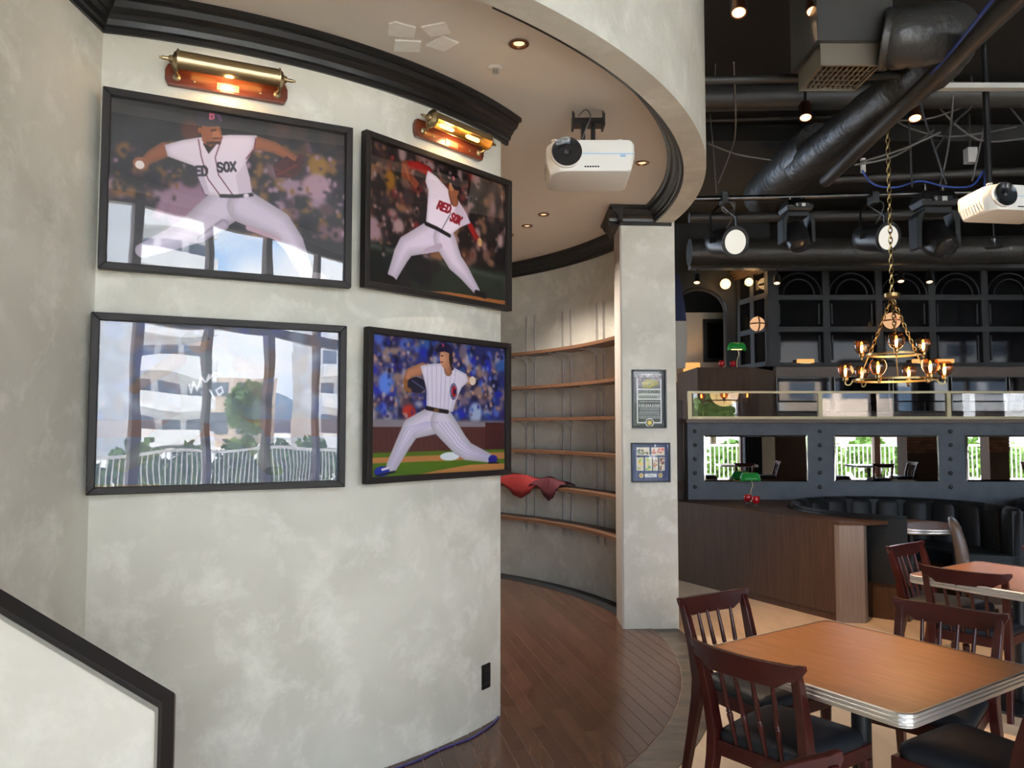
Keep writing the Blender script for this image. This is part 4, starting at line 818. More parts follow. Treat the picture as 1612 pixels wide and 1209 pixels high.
for i in range(9):
    x0, x1 = mull[i]+.045, mull[i+1]-.045
    for a, b in ((427, 465), (473, 515), (523, 571)): Lg(MB().box(x0, x1, YU+.0, YU+.01, zg(b), zg(a))).build('pane', M['darkglass'], t)
    for r_, k_ in ((.49, 1), (.34, .72)):   # two raised arch bands in each top light
        cxm = (x0+x1)/2; W = (x1-x0)*r_; hh = (zg(429)-zg(465))*(.96 if k_ == 1 else .70)
        Lg(MB().tube([(cxm+W*math.cos(math.pi*j/16), YU-.012, zg(465)+hh*math.sin(math.pi*j/16)) for j in range(17)], .010, 6)).build('arch_band', M['dkgrey'], t, 60)
    for a, b in ((478, 510), (528, 567)):
        for (u0, u1, w0, w1) in ((x0+.03, x0+.05, a, b), (x1-.05, x1-.03, a, b)): Lg(MB().box(u0, u1, YU-.015, YU, zg(w1), zg(w0))).build('glazing_bead', M['dkgrey'], t)
# cornice band and angled glazed bay on the left
t = thing('angled_bay', 'angled dark glazed bay with gilded cornice beside the arch', 'bay', (3.2, 10.3, 2.42))
Lb = lambda mb: (mb.v.__setitem__(slice(None), [(x-3.2, y-10.3, z-2.42) for x, y, z in mb.v]), mb)[1]
b0, b1 = V((xg(1209), 10.0)), V((at(1160, 500, 10.75).x, 10.75)); bd = (b1-b0)
bn = V((-bd.y, bd.x)).normalized(); bn = -bn if bn.y > 0 else bn
def bayseg(u0, u1, z0, z1, th=.05, off=0):
    p, q = b0+bd*u0+bn*off, b0+bd*u1+bn*off; n_ = bn*th; return Lb(MB().prism([(p.x, p.y), (q.x, q.y), (q.x-n_.x, q.y-n_.y), (p.x-n_.x, p.y-n_.y)], z0, z1))
for u0, u1 in ((0, .10), (.44, .56), (.90, 1.0)): bayseg(u0, u1, 2.40, 3.72).build('upright', M['dkgrey'], t)
for a, b in ((2.40, 2.46), (2.86, 2.93), (3.30, 3.37)): bayseg(.05, .95, a, b, .045, -.002).build('cross_rail', M['dkgrey'], t)
for u0, u1 in ((.1, .44), (.56, .9)):
    for a, b in ((2.46, 2.86), (2.93, 3.30), (3.37, 3.66)): bayseg(u0, u1, a, b, .008, -.02).build('pane', M['darkglass'], t)
for k_, (a, b, o_) in enumerate(((3.66, 3.70, .02), (3.70, 3.74, .05), (3.74, 3.79, .09))): bayseg(-.04, 1.04, a, b, .14, o_).build('cornice', mat('gilded_cornice_%d' % k_, (.10,.065,.04), .35, metal=.4), t)
# dark wall with arch, cream room behind it
YA = 10.8
xa = lambda px, y=YA: at(px, 500, y).x
q = []; cxa, ra = xa(1102), xa(1142)-xa(1102); zs_ = at(1102, 490, YA).z
for j in range(13): a = math.pi*j/12*.5; q.append((cxa+ra*math.cos(a), zs_+ra*.86*math.sin(a)))
arch = MB()
poly = [(q[0][0], 1.0), (xa(1215), 1.0), (xa(1215), 4.5), (1.2, 4.5), (1.2, zs_), (cxa-ra, zs_)] + [(cxa-ra*math.cos(math.pi*j/24*1), zs_+ra*.86*math.sin(math.pi*j/24)) for j in range(1, 24)] + [(q[0][0], zs_)]
arch.prism(poly, -.0, -.12, 'xz'); arch.v = [(x, y+YA, z) for x, y, z in arch.v]
st(arch.build('wall_arch', M['dkgrey']))
tag(MB().tube([(cxa-ra*1.06*math.cos(math.pi*j/24), YA-.01, zs_+ra*.92*math.sin(math.pi*j/24)) for j in range(25)], .018, 6).build('arch_moulding', M['dkgrey'], None, 60), 'slim dark moulding around the arched opening', 'moulding')
YC = 12.0
st(MB().box(1.2, 4.6, YC, YC+.1, 1.0, at(1100, 492, YC).z).build('wall_cream', M['cream']))
a, b = at(1107, 502, YC-.05), at(1150, 570, YC-.05)
t = thing('dark_picture', 'large black picture on cream wall seen through arch', 'picture', ((a.x+b.x)/2, YC-.05, b.z)); W = b.x-a.x; Hh = a.z-b.z
MB().box(-W/2, W/2, 0, .05, 0, Hh).build('frame', M['blackmetal'], t, None, .01); MB().box(-W/2+.06, W/2-.06, -.004, 0, .06, Hh-.06).build('glazing', M['darkglass'], t)
p = at(1089, 600, 11.6); t = thing('table_lamp', 'lit amber table lamp standing below the arch', 'lamp', (p.x, 11.6, p.z))
k_ = 11.6/F; MB().lathe([(.05,0),(.05,.015),(.016,.03),(.016,.18)], n=16).build('base', M['champagne'], t, 40); MB().lathe([(13*k_,.13),(13.2*k_,.13+15*k_)], n=24, cap=False).build('shade', M['shade'], t, 40)
light('lamp_glow', 'POINT', (0, -.02, .16), 5, (1,.55,.2), t, .05)
tag(MB().box(p.x-.2, p.x+.6, 11.4, 11.8, 1.0, p.z).build('side_cabinet', M['darkwall'], None, None, .01), 'dark brown cabinet carrying the amber table lamp', 'cabinet')
# jersey hanging beside the arch
a = at(1068, 432, 10.5); R = []
for i in range(9):
    u = i/8; R.append([(a.x-.20+.05*u, 10.5-.02, a.z-1.3*u), (a.x+.00+.10*math.sin(u*2.4), 10.46, a.z-1.3*u), (a.x+.01+.10*math.sin(u*2.4), 10.52, a.z-1.3*u), (a.x-.20, 10.53, a.z-1.3*u)])
t = thing('hanging_jersey', 'navy and white jersey hanging beside the dark arch', 'jersey', (0,0,0)); MB().rings(R[:5]).build('upper_half', mat('navy_cloth', (.012,.02,.07), .8), t, 60); MB().rings(R[4:]).build('lower_half', mat('white_cloth', (.5,.47,.42), .8), t, 60)
def banker2():
    p = at(1160, 577, 9.6); banker("green banker's lamp glowing on the upper wood counter", p.x, 9.6, zt_, .95)
banker2()
for px, lab in ((1136, 'small red jar at left on the upper wood counter'), (1154, 'small red jar at right on the upper wood counter')):
    p = at(px, 578, 9.6); t = thing('candle_jar', lab, 'jar', (p.x, 9.6, zt_), 0, 'small red candle jars'); MB().lathe([(.020,0),(.022,.004),(.010,.012),(.010,.025)], n=14).build('stem', M['clearglass'], t, 50); MB().lathe([(.010,.025),(.034,.04),(.040,.065),(.036,.095),(.030,.10)], n=16).build('bowl', M['redglass'], t, 50)
# wall globes and caged globes
def globe(name, label, px, py, Y, rpx, m_, e_, cage=False, wall=.12):
    p = at(px, py, Y); r_ = rpx*Y/F; t = thing(name, label, 'lamp', p); MB().sphere((0,0,0), r_, 18, 10).build('globe', m_, t, 80)
    MB().lathe([(r_*.5,0),(r_*.5,.02),(r_*.25,.03),(r_*.25,wall)], (0, r_*.8, 0), (0,1,0), 12).build('holder', M['brass'], t, 40)
    if cage:
        for ax in (0, 1): MB().tube([(r_*1.03*math.cos(a), -r_*1.03*math.sin(a), 0) if ax else (0, -r_*1.03*math.sin(a), r_*1.03*math.cos(a)) for a in [math.pi*j/12 for j in range(13)]], .010, 6).build('cage_bar', M['mahog'], t, 60)
    if e_: light('globe_glow', 'POINT', (0, -r_-.08, 0), e_, (1,.6,.25), t, .08)
globe('wall_globe', 'bright round globe lamp on the dark arch wall', 1142, 447, 10.62, 8.2, M['globe'], 2.0)
globe('wall_globe', 'smaller globe lamp glowing at the top of angled bay', 1179, 444, 10.2, 6.5, M['globe'], 1.0)
globe('caged_globe', 'caged globe lamp glowing within the angled bay', 1192, 510, 10.0, 11.5, M['globe2'], 0, True)
globe('caged_globe', 'caged globe lamp glowing behind the chandelier hub', 1404, 505, 9.85, 13, M['globe2'], .5, True)
for px, py, w_, lab in ((1268, 568.5, 13, 'low amber lamp shade behind leftmost lower pane'), (1448, 568, 11.5, 'low amber lamp shade behind chandelier right arm'), (1487, 569, 14, 'low amber lamp shade right of the chandelier')):
    p = at(px, py, 9.93); k_ = 9.93/F; t = thing('strip_lamp', lab, 'lamp', (p.x, 9.93, 2.42)); MB().box(-w_*k_, w_*k_, -.03, .03, .008, .058).build('shade', M['shade'], t, None, .008); MB().box(-w_*k_*.6, w_*k_*.6, -.02, .02, 0, .012).build('base', M['brass'], t)
# ------------------------------------------------------------------ chandelier
YD = 6.0; cxd = at(1408, 600, YD).x; zl = at(1408, 598, YD).z; zu = at(1408, 558, YD).z; zh = at(1408, 468, YD).z
t = thing('chandelier', 'two-tier brass chandelier with nine amber glass globes on a chain', 'chandelier', (cxd, YD, zl))
def rod(p, q, r_, nm, m_): MB().tube([p, q], r_, 6).build(nm, m_, t, 60)
def chain(p, q, nm, n):
    p, q = V(p), V(q); d = (q-p); mb = MB(); u = d.normalized(); a = u.orthogonal().normalized(); b = u.cross(a); L_ = d.length/n
    for i in range(n):
        c_ = p+d*((i+.5)/n); s1, s2 = (a, b) if i % 2 else (b, a); pts_ = [c_+u*(math.cos(k_)*L_*.68)+s1*(math.sin(k_)*L_*.34) for k_ in [2*math.pi*j/10 for j in range(11)]]; mb.tube(pts_, L_*.11, 5)
    return mb.build(nm, M['gold'], t, 60)
rl, ru = .30, .20; du = zu-zl; dh = zh-zl
def ringt(r_, z, nm): MB().rings([[(math.cos(a)*(r_+x), math.sin(a)*(r_+x), z+y) for x, y in ((-.003,-.008),(.003,-.008),(.003,.008),(-.003,.008))] for a in [2*math.pi*j/36 for j in range(37)]], True, False).build(nm, M['gold'], t, 40)
ringt(rl, 0, 'lower_ring'); ringt(ru, du, 'upper_ring')
MB().lathe([(.055,0),(.058,.006),(.058,.03),(.02,.036)], (0,0,dh), n=20).build('hub', M['gold'], t, 40)
chain((0,0,dh+.03), (0,0,4.5-zl), 'hanging_chain', 46)
for k_ in range(3):
    a = math.radians(120*k_-112); chain((.01*math.cos(a), .01*math.sin(a), dh-.02), (ru*math.cos(a), ru*math.sin(a), du), 'stay_chain', 14)
    rod((ru*math.cos(a), ru*math.sin(a), du), (rl*.98*math.cos(a), rl*.98*math.sin(a), 0), .004, 'stay_rod', M['gold'])
def arm(a, r_, z):
    c_, s_ = math.cos(a), math.sin(a); R_ = r_+.055
    am = MB().tube(smooth_path([(r_*c_, r_*s_, z), ((r_+.025)*c_, (r_+.025)*s_, z-.035), (R_*c_, R_*s_, z-.03), (R_*c_, R_*s_, z)], 4), .006, 6).build('arm', M['gold'], t, 60)
    MB().lathe([(.010,-.01),(.020,0),(.022,.03),(.016,.032)], (R_*c_, R_*s_, z), n=12).build('lamp_holder', M['gold'], am, 40)
    MB().lathe([(.021,.02),(.040,.035),(.058,.07),(.060,.095),(.050,.125),(.040,.135)], (R_*c_, R_*s_, z), n=16, cap=False).build('glass_globe', M['amber'], am, 60)
    MB().lathe([(.004,.03),(.010,.05),(.012,.075),(.006,.095)], (R_*c_, R_*s_, z), n=8).build('bulb', M['filament'], am, 60)
for k_ in range(6): arm(math.radians(60*k_-14), rl, 0)
for k_ in range(3): arm(math.radians(120*k_-112), ru, du)
light('chandelier_glow', 'POINT', (0, 0, .12), 5, (1,.62,.28), t, .2)
# ------------------------------------------------------------------ black ceiling: ducts, pipes, stage lights
def hang(name, label, cat, mb, m_, smooth=40, kind=None):
    o = mb.build(name, m_, None, smooth); return tag(o, label, cat)
# supply box with grille collar
t = thing('air_supply_box', 'black square air duct box with bronze grille collar', 'duct', (1.88, 4.32, 3.6))
MB().box(-.20, .22, -.20, .20, .125, .9).build('duct_box', M['ductsmooth'], t)
for q in ((-.17,.165,-.165,-.155,0,.125), (-.17,.165,.155,.165,0,.125), (-.17,-.16,-.155,.155,0,.125), (.155,.165,-.155,.155,0,.125)): MB().box(*q).build('collar_plate', M['collar'], t)
for i in range(11): MB().box(-.15+i*.0295, -.142+i*.0295, -.155, .155, .01, .03).build('grille_bar', M['collar'], t)
for i in range(5): MB().box(-.16, .155, -.13+i*.06, -.125+i*.06, .012, .028).build('cross_bar', M['collar'], t)
MB().box(-.16, .155, -.155, .155, .05, .06).build('grille_back', M['black'], t)
# wrapped ducts and pipes
def duct(name, label, pts, r, m_, n=18, k=6, wob=0, cat='duct'):
    P = smooth_path(pts, k); rr = random.Random(len(label)); R_ = [r*(1+wob*(rr.random()-.5)) for _ in P]
    return hang(name, label, cat, MB().tube(P, R_, n), m_, 50)
Z1 = 3.78
duct('wrapped_duct', 'thick foil-wrapped black duct bending away from the air box', [at(1388, 62, 4.15), at(1440, 60, 4.1), at(1490, 52, 4.2), at(1478, 92, 4.7), at(1405, 150, 5.2), at(1335, 205, 5.9), at(1262, 262, 6.9)], .155, M['duct'], 22, 8, .10)
duct('wrapped_duct', 'far lower stretch of black wrapped duct behind the stage lights', [at(1290, 230, 6.6), at(1235, 275, 7.4), at(1200, 310, 8.2)], .21, M['duct'], 20, 6, .08)
duct('ceiling_pipe', 'long black pipe slanting across upper right with blue cable', [at(1640, -40, 3.3), at(1480, 112, 4.3), at(1300, 285, 6.3)], .052, M['ductsmooth'], 14, 4, 0, 'pipe')
duct('ceiling_pipe', 'black pipe running level past the air box', [at(1095, 127, 4.9), at(1260, 123, 4.9), at(1478, 117, 4.9)], .026, M['ductsmooth'], 12, 3, 0, 'pipe')
duct('level_duct', 'broad black duct running level below the air box', [at(1095, 155, 6.25), at(1300, 152, 6.25), at(1680, 148, 6.25)], .105, M['ductsmooth'], 20, 4)
duct('ceiling_pipe', 'thin black rail below the broad level duct', [at(1095, 190, 6.7), at(1330, 183, 6.7)], .018, M['ductsmooth'], 10, 3, 0, 'pipe')
duct('ceiling_pipe', 'black pipe level behind the blue looped cable', [at(1310, 283, 7.6), at(1500, 274, 7.6), at(1680, 268, 7.6)], .045, M['ductsmooth'], 12, 3, 0, 'pipe')
duct('level_duct', 'wide black wrapped duct just above the glazed partition', [at(1085, 398, 8.9), at(1300, 397, 8.9), at(1690, 392, 8.9)], .165, M['duct'], 22, 10, .06)
duct('ceiling_pipe', 'black pipe level behind the stage spotlights', [at(1085, 343, 8.0), at(1300, 340, 8.0), at(1690, 334, 8.0)], .055, M['ductsmooth'], 12, 3, 0, 'pipe')
hang('ceiling_beam', 'dark steel beam crossing beneath the level pipes', 'beam', MB().box(1.4, 9, 7.2, 7.35, at(1300, 222, 7.2).z, at(1300, 196, 7.2).z), M['black'], 0)
hang('ceiling_channel', 'pale-edged steel channel at upper right beside the slanting pipe', 'channel', MB().box(at(1470, 135, 5.2).x, 6, 5.2, 5.26, at(1500, 138, 5.2).z, at(1500, 130, 5.2).z), M['standard'], 0)
hang('front_beam', 'grey steel beam along top of the glazed partition', 'beam', MB().box(at(1085, 420, 9.7).x, 11.5, 9.6, 9.75, at(1300, 424.5, 9.7).z, at(1300, 417, 9.7).z), M['slate'], 0)
for a, b, Y, lab in ((( 1112, 30), (1250, 22), 6.5, 'faint black joist across the upper dark ceiling'), ((1112, 78), (1250, 70), 7.0, 'faint black joist below the track spots'), ((1112, 240), (1690, 232), 9.0, 'dark purlin deep behind the duct bend'), ((1395, 200), (1690, 195), 8.5, 'dark purlin behind the hanging cables')):
    p, q = at(*a, Y), at(*b, Y); hang('ceiling_joist', lab, 'joist', MB().box(p.x, q.x, Y, Y+.1, p.z-.07, p.z+.07), M['ductsmooth'], 0)
# light pipe
YP = 6.6
duct('lighting_pipe', 'level grey lighting pipe carrying the stage lights', [at(1082, 313.5, YP), at(1270, 309.5, YP), at(1440, 305, YP), at(1690, 299, YP)], .024, M['darksteel'], 12, 3, 0, 'pipe')
def par(label, px, py, dx):
    p = at(px, py, YP-.1); zp = at(px-25, 311, YP).z; t = thing('par_spotlight', label, 'stage light', p); ax = V((.30, -.93, -.22)).normalized()
    MB().lathe([(.070,-.30),(.105,-.26),(.118,-.18),(.118,.02),(.135,.035),(.135,.055),(.125,.055)], (0,0,0), ax, 24).build('can', M['blackmetal'], t, 40)
    MB().lathe([(.112,.050),(.09,.062),(.05,.070),(.002,.072)], (0,0,0), ax, 24, False).build('lens', M['parface'], t, 50)
    top = zp-p.z; sd_ = ax.cross(V((0,0,1))).normalized(); c_ = ax*-.12
    for s in (-1, 1): MB().tube([c_+sd_*s*.13+V((0,0,-.02)), c_+sd_*s*.13+V((0,0,top*.55)), c_+V((0,.1,top-.05))], .011, 6).build('yoke', M['blackmetal'], t, 60)
    MB().box(c_.x-.03, c_.x+.03, .04, .15, top-.06, top+.04).build('clamp', M['darksteel'], t, None, .005)
    MB().tube(smooth_path([c_+V((.0,.1,top)), c_+V((.10,.02,top-.06)), c_+V((.08,0,.22)), c_+V((.02,0,.12))]), .005, 6).build('safety_cable', M['greycable'], t, 60)
par('round stage spotlight with white lens nearest the pillar', 1152, 381, 0); par('round stage spotlight with white lens above the chandelier chain', 1391, 374, 0)
def moving(label, px, py, k_, face):
    p = at(px, py, YP); t = thing('moving_head', label, 'stage light', p); s = k_
    MB().rings([[(-.13*s,-.10,.0),(.13*s,-.10,.0),(.13*s,.10,.0),(-.13*s,.10,0)],[(-.15*s,-.12,.05*s),(.15*s,-.12,.05*s),(.15*s,.12,.05*s),(-.15*s,.12,.05*s)],[(-.12*s,-.08,.13*s),(.12*s,-.08,.13*s),(.12*s,.10,.13*s),(-.12*s,.10,.13*s)]]).build('base', M['blackmetal'], t, None, .01)
    MB().box(-.065*s, .09*s, -.125, -.115, .03*s, .075*s).build('control_panel', M['dkgrey'], t); MB().box(.005, .045*s, -.128, -.124, .035*s, .07*s).build('display', M['standard'], t)
    for x_, z_ in ((-.035,.053),(-.05,.053),(-.0425,.065),(-.0425,.041)): MB().box(x_*s-.004, x_*s+.004, -.128, -.124, z_*s-.003, z_*s+.003).build('button', M['white'], t)
    for q in (-1, 1): MB().prism([(q*.10*s,-.03*s),(q*.13*s,-.02*s),(q*.175*s,-.08*s),(q*.175*s,-.33*s),(q*.135*s,-.33*s),(q*.13*s,-.12*s)], -.07, .07, 'xz').build('yoke_arm', M['dkgrey'], t, None, .006)
    MB().box(-.11*s, .11*s, -.07, .07, -.05*s, .002).build('yoke_bridge', M['dkgrey'], t, None, .006)
    ax = V((.12, -.75, -.65)).normalized() if face else V((0,-.55,-.83)).normalized(); c_ = V((0,0,-.24*s))
    MB().lathe([(.06*s,-.15*s),(.10*s,-.12*s),(.125*s,-.02*s),(.12*s,.12*s),(.10*s,.17*s),(.085*s,.17*s)], c_, ax, 10 if face else 20).build('head', M['blackmetal'], t, 35)
    MB().lathe([(.088*s,.165*s),(.06*s,.182*s),(.002,.19*s)], c_, ax, 20, False).build('lens', M['lens'], t, 60)
    for x_ in (-.07, .07): MB().box(x_*s-.012, x_*s+.012, -.02, .02, .12*s, .20*s).build('clamp', M['chrome'], t, None, .004)
moving('moving-head stage light with round dark lens, hanging left', 1253, 336, .80, False); moving('large moving-head stage light with control panel next to second projector', 1470, 329, 1.08, True)
p = at(1583, 322, 5.3); projector('projector', 'white projector hanging at right edge beside the moving head', (p.x, p.y, p.z), math.radians(8), math.radians(-4), .52, False)
hang('projector_pole', 'black pole and hook holding the right-edge projector', 'pole', MB().cyl((p.x-.08, p.y+.05, p.z+.05), (p.x-.08, p.y+.05, 4.5), .022, 10), M['blackmetal'])
# track spots
def spot(label, px, py, Y, k_=1, beam=None):
    p = at(px, py, Y); t = thing('track_spot', label, 'spotlight', p, 0, 'small warm track spots'); ax = V((-.12,-.35,-1)).normalized()
    MB().lathe([(.022*k_,-.10*k_),(.034*k_,-.09*k_),(.036*k_,-.03*k_),(.042*k_,.02*k_),(.042*k_,.03*k_),(.036*k_,.03*k_)], (0,0,0), ax, 16, False).build('can', M['copper'] if beam else M['blackmetal'], t, 40)
    MB().lathe([(.035*k_,.026*k_),(.002,.022*k_)], (0,0,0), ax, 14, False).build('lamp', M['spotglow'], t, 40)
    for s in (-1, 1): MB().tube([(s*.042*k_,0,-.02), (s*.042*k_,0,.06*k_), (0,0,.10*k_)], .004, 6).build('yoke', M['blackmetal'], t, 60)
    MB().cyl((0,0,.09*k_), (0,0,.20*k_), .010*k_, 8).build('stem', M['blackmetal'], t, 40)
    if beam: light('spot_beam', 'SPOT', ax*.06, beam[0], (1,.62,.34), t, .03, math.radians(beam[1]), V(beam[2])-p, .8)
    return t
spot('copper track spot at top edge nearest the curved fascia', 1163, 14, 4.2, 1.05, (230, 34, (2.55, 6.1, 0)))
spot('copper track spot at top edge against the air box', 1281, 12, 4.2, 1.05, (600, 22, (1.33, 3.12, .72)))
spot('black track spot hanging below the air box corner', 1268, 180, 5.5, 1.1, (240, 34, (2.9, 4.7, .72)))
spot('copper track spot hanging below the slanting pipe', 1440, 181, 5.4, 1.1, (120, 40, (4.0, 4.6, .72)))
for px, py, Y, lab in ((1097, 442, 9.67, 'tiny track spot near the plaster pillar above arch'), (1418, 440, 9.67, 'small black track spot right of chandelier chain'), (1463, 441, 9.67, 'small tilted black track spot above glazed partition'), (1223, 443, 9.67, 'small black track spot before leftmost arch light')): spot(lab, px, py, Y, 1.0)
# sprinkler
p = at(1565, 390, 8.4); t = thing('sprinkler_head', 'black sprinkler head with steel body below second projector', 'sprinkler', p); MB().lathe([(.085,0),(.09,.01),(.03,.02),(.022,.08),(.03,.10),(.012,.13)], n=16).build('head', M['darksteel'], t, 40); MB().cyl((0,0,.12), (0,0,4.5-p.z), .008, 6).build('drop_pipe', M['darksteel'], t)
# hangers and cables
def cable(label, pts, r, m_='greycable', name='hanging_cable'): tag(MB().tube(smooth_path(pts, 5), r, 6).build(name, M[m_], None, 60), label, 'cable')
cable('blue cable running along the slanting black pipe', [at(1570, -10, 3.4), at(1500, 78, 4.0), at(1440, 145, 4.6), at(1400, 190, 5.2), at(1352, 240, 5.8)], .010, 'bluecable')
cable('blue cable looping above the lighting pipe', [at(1357, 268, 6.4), at(1375, 290, 6.4), at(1410, 295, 6.4), at(1448, 285, 6.4), at(1490, 294, 6.4), at(1530, 292, 6.4), at(1550, 270, 6.4), at(1545, 330, 6.2)], .009, 'bluecable')
cable('pale sagging cable strung beside blue cable end', [at(1355, 255, 6.0), at(1420, 235, 6.0), at(1480, 208, 6.0)], .010)
cable('second pale sagging cable strung below the first', [at(1345, 260, 6.0), at(1410, 245, 6.0), at(1470, 205, 6.2)], .008)
cable('grey cable sagging from fascia toward duct bend', [at(1115, 226, 6.3), at(1160, 243, 6.3), at(1215, 252, 6.3)], .007)
cable('grey hanging wire dropping beside the curved fascia', [at(1155, 98, 5.0), at(1158, 200, 5.6), at(1150, 240, 6.0), at(1131, 288, 6.5)], .006)
cable('thin hanger wire by fascia, left strand', [at(1118, 180, 6.5), at(1124, 250, 6.5), at(1128, 305, 6.5)], .005); cable('thin hanger wire by fascia, right strand', [at(1128, 0, 6.0), at(1126, 110, 6.0), at(1125, 130, 6.0)], .005)
cable('coiled cable bundle at lighting pipe near pillar', [V(at(1146, 326, 6.5))+V((.05*math.cos(i*1.1), .02*math.sin(i), .05*math.sin(i*1.1))) for i in range(18)], .005)
rr = random.Random(21)
wl = ['above blue loop', 'by the junction box', 'near right edge', 'crossing the purlin', 'left of moving head', 'behind slanting pipe', 'beyond blue cable', 'over second projector', 'far right top', 'lowest of the tangle']
for i, (a, b, c_) in enumerate((((1450,165),(1470,230),(1490,290)), ((1500,160),(1492,235),(1480,290)), ((1530,165),(1500,195),(1470,240)), ((1400,190),(1470,185),(1550,150)), ((1432,210),(1434,250),(1436,295)), ((1480,170),(1540,220),(1612,218)), ((1540,100),(1575,150),(1640,230)), ((1556,165),(1545,220),(1530,285)), ((1500,200),(1535,150),(1560,116)), ((1410,190),(1490,215),(1600,200)))):
    P3 = [at(*q_, 6.1+.06*i) for q_ in (a, b, c_)]; P3 = P3 if P3[0].z > P3[-1].z else P3[::-1]; P3 = ([V((P3[0].x, P3[0].y, 4.52))] if P3[0].z < 4.5 else [])+P3
    cable('thin dark cable in the ceiling tangle, '+wl[i], P3, .008, 'greycable' if i % 2 else 'blackcable')
p = at(1528, 257, 7); t = thing('junction_box', 'small grey junction box hanging among ceiling cables', 'box', p); MB().box(-.045, .045, -.04, .04, 0, .14).build('case', M['standard'], t, None, .004); MB().cyl((0,0,.14), (0,0,4.5-p.z), .012, 8).build('conduit', M['ductsmooth'], t)
hang('pipe_bracket', 'short white bracket at end of the blue looped cable', 'bracket', MB().box(at(1355, 255, 6.45).x, at(1361, 255, 6.45).x, 6.43, 6.46, at(1355, 272, 6.45).z, at(1355, 250, 6.45).z), M['white'], 0)
# ------------------------------------------------------------------ behind the camera: what mirrors and acrylic show
def brick_pillar(label, x0, x1, y0, y1):
    t = thing('brick_pillar', label, 'pillar', ((x0+x1)/2, (y0+y1)/2, 0)); W, D = x1-x0, y1-y0
    MB().box(-W/2+.012, W/2-.012, -D/2+.012, D/2-.012, 0, 3.5).build('core', M['mortar'], t); bl, bh = .21, .065
    meA = None
    for row in range(14, 30):
        z = row*.075-.06; n = max(1, round(W/.222)); o_ = .111*(row % 2)
        for i in range(-1, n+1):
            a, b = max(-W/2, -W/2+i*.222+o_), min(W/2, -W/2+i*.222+o_+bl)
            if b-a < .04: continue
            MB().box(a, b, D/2-.03, D/2+.004*(rr.random()-.3), z, z+bh).build('brick', M['brick'], t)
brick_pillar('broad brown brick pillar reflected in the middle mirror', 9.3, 10.75, -2.0, -1.5); brick_pillar('narrow brown brick pillar reflected in the right mirror', 11.55, 12.05, -2.4, -2.0)
R = [[(5.84+.44*i/24, -2.85+.05*math.sin(i*1.6), z) for i in range(25)]+[(5.84+.44*i/24, -2.75+.05*math.sin(i*1.6), z) for i in range(24, -1, -1)] for z in (.02, 1.2, 3.4)]
tag(MB().rings(R).build('window_curtain', M['curtain'], None, 60), 'dark navy curtain gathered beside the window pier', 'curtain')
table('wood-topped table by window, reflected in first mirror', 5.3, -1.6, .1); table('wood-topped table by window, reflected in middle mirror', 8.3, -1.3, .1); table('wood-topped table by window, reflected in right mirror', 12.9, -1.2, .1)
for i, (x, y, d, lab) in enumerate(((4.6, -1.6, 0, 'spindle-back chair left of the first window table'), (6.0, -1.55, 185, 'spindle-back chair right of the first window table'), (5.2, -.9, -92, 'spindle-back chair with back to first mirror'), (7.6, -1.3, 5, 'spindle-back chair left of the middle window table'), (9.0, -1.2, 178, 'spindle-back chair right of the middle window table'), (8.2, -.6, -85, 'spindle-back chair with back to middle mirror'), (12.2, -1.2, 4, 'spindle-back chair left of the far window table'), (13.6, -1.2, 184, 'spindle-back chair right of the far window table'))): more(lab, x, y, d)
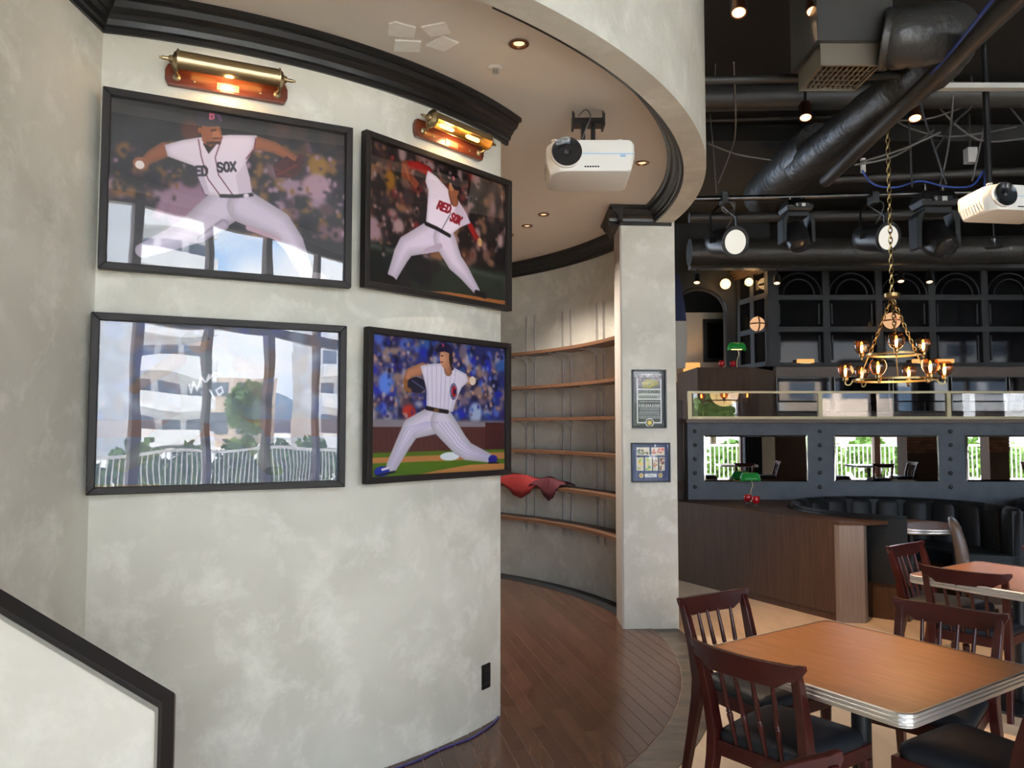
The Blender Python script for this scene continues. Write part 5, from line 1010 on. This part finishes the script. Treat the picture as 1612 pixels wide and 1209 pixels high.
# outside
st(MB().box(-60, 120, -90, FY-.2, -.3, -.06).build('ground_outside', M['paving']))
R = [[(x, -85+6*math.sin(x*.07), -.3), (x, -85, 7+4*math.sin(x*.045+1)+2*math.sin(x*.13)), (x, -95, -.3)] for x in range(-40, 140, 5)]
st(MB().rings(R, False, False).build('hills_outside', M['hill'], None, 60))
t = thing('terrace_fence', 'white picket terrace fence outside the windows', 'fence', (8, -6.5, -.06))
MB().box(-9, 12, -.02, .02, 1.08, 1.14).build('top_rail', M['ext_white'], t); MB().box(-9, 12, -.02, .02, .08, .13).build('bottom_rail', M['ext_white'], t)
for i in range(160): MB().box(-9+i*.131, -8.975+i*.131, -.012, .012, .13, 1.08).build('picket', M['ext_white'], t)
def building(label, x, y, W, Hh, D, m_, floors, bays, rz=0, balc=True):
    t = thing('apartment_building', label, 'building', (x, y, -.06), rz); MB().box(-W/2, W/2, -D, 0, 0, Hh).build('body', m_, t); fh = Hh/floors
    for f in range(floors):
        if balc: MB().box(-W/2-.2, W/2+.2, 0, 1.2, f*fh+.2, f*fh+1.2).build('balcony', m_, t)
        for b_ in range(bays):
            xx = -W/2+(b_+.5)*W/bays; MB().box(xx-W/bays*.36, xx+W/bays*.36, -.02, .04, f*fh+1.0, f*fh+fh*.86).build('window', M['ext_glass'], t)
building('white apartment block with balcony bands outside at left', 15.2, -34, 6.5, 18, 10, M['ext_white'], 8, 3); building('tan flat-faced building outside in the middle', 24.5, -38, 8, 5.4, 10, M['ext_tan'], 2, 3, 0, False); building('white balcony building outside at right', 33, -30, 9, 7.5, 6, M['ext_white'], 3, 4, .2)
building('pale office block far outside at right', 46, -40, 14, 12, 10, M['ext_white'], 5, 6, .2, False)
def tree(label, x, y, hh, r_, seed, n=900):
    q = random.Random(seed); t = thing('tree', label, 'tree', (x, y, -.06)); MB().lathe([(.14,0),(.10,hh*.5),(.05,hh*.8)], n=8).build('trunk', M['bark'], t, 40); mb = MB()
    for _ in range(n):
        d = V((q.gauss(0,1), q.gauss(0,1), q.gauss(0,.9))).normalized()*r_*q.random()**.4; c_ = V((0,0,hh*.7))+d; a = V((q.gauss(0,1),q.gauss(0,1),q.gauss(0,1))).normalized()*.14; b = a.orthogonal().normalized()*.09; mb.add([c_-a, c_-b, c_+a, c_+b], [(0,1,2,3)])
    o = mb.build('foliage', M['leaf'], t); o['kind'] = 'stuff'
tree('leafy green tree outside left window, reflected in railing glass', 6.7, -9, 3.0, .75, 1, 700)
hl = ['first', 'second', 'third', 'fourth', 'fifth', 'sixth', 'seventh', 'eighth', 'ninth', 'tenth', 'eleventh', 'twelfth']
for i in range(12): tree('clipped hedge bush behind the terrace fence, %s from the left end' % hl[i], 1.0+i*1.45, -7.3-.1*(i % 3), .75+.25*(i % 2), .72, 30+i, 420)
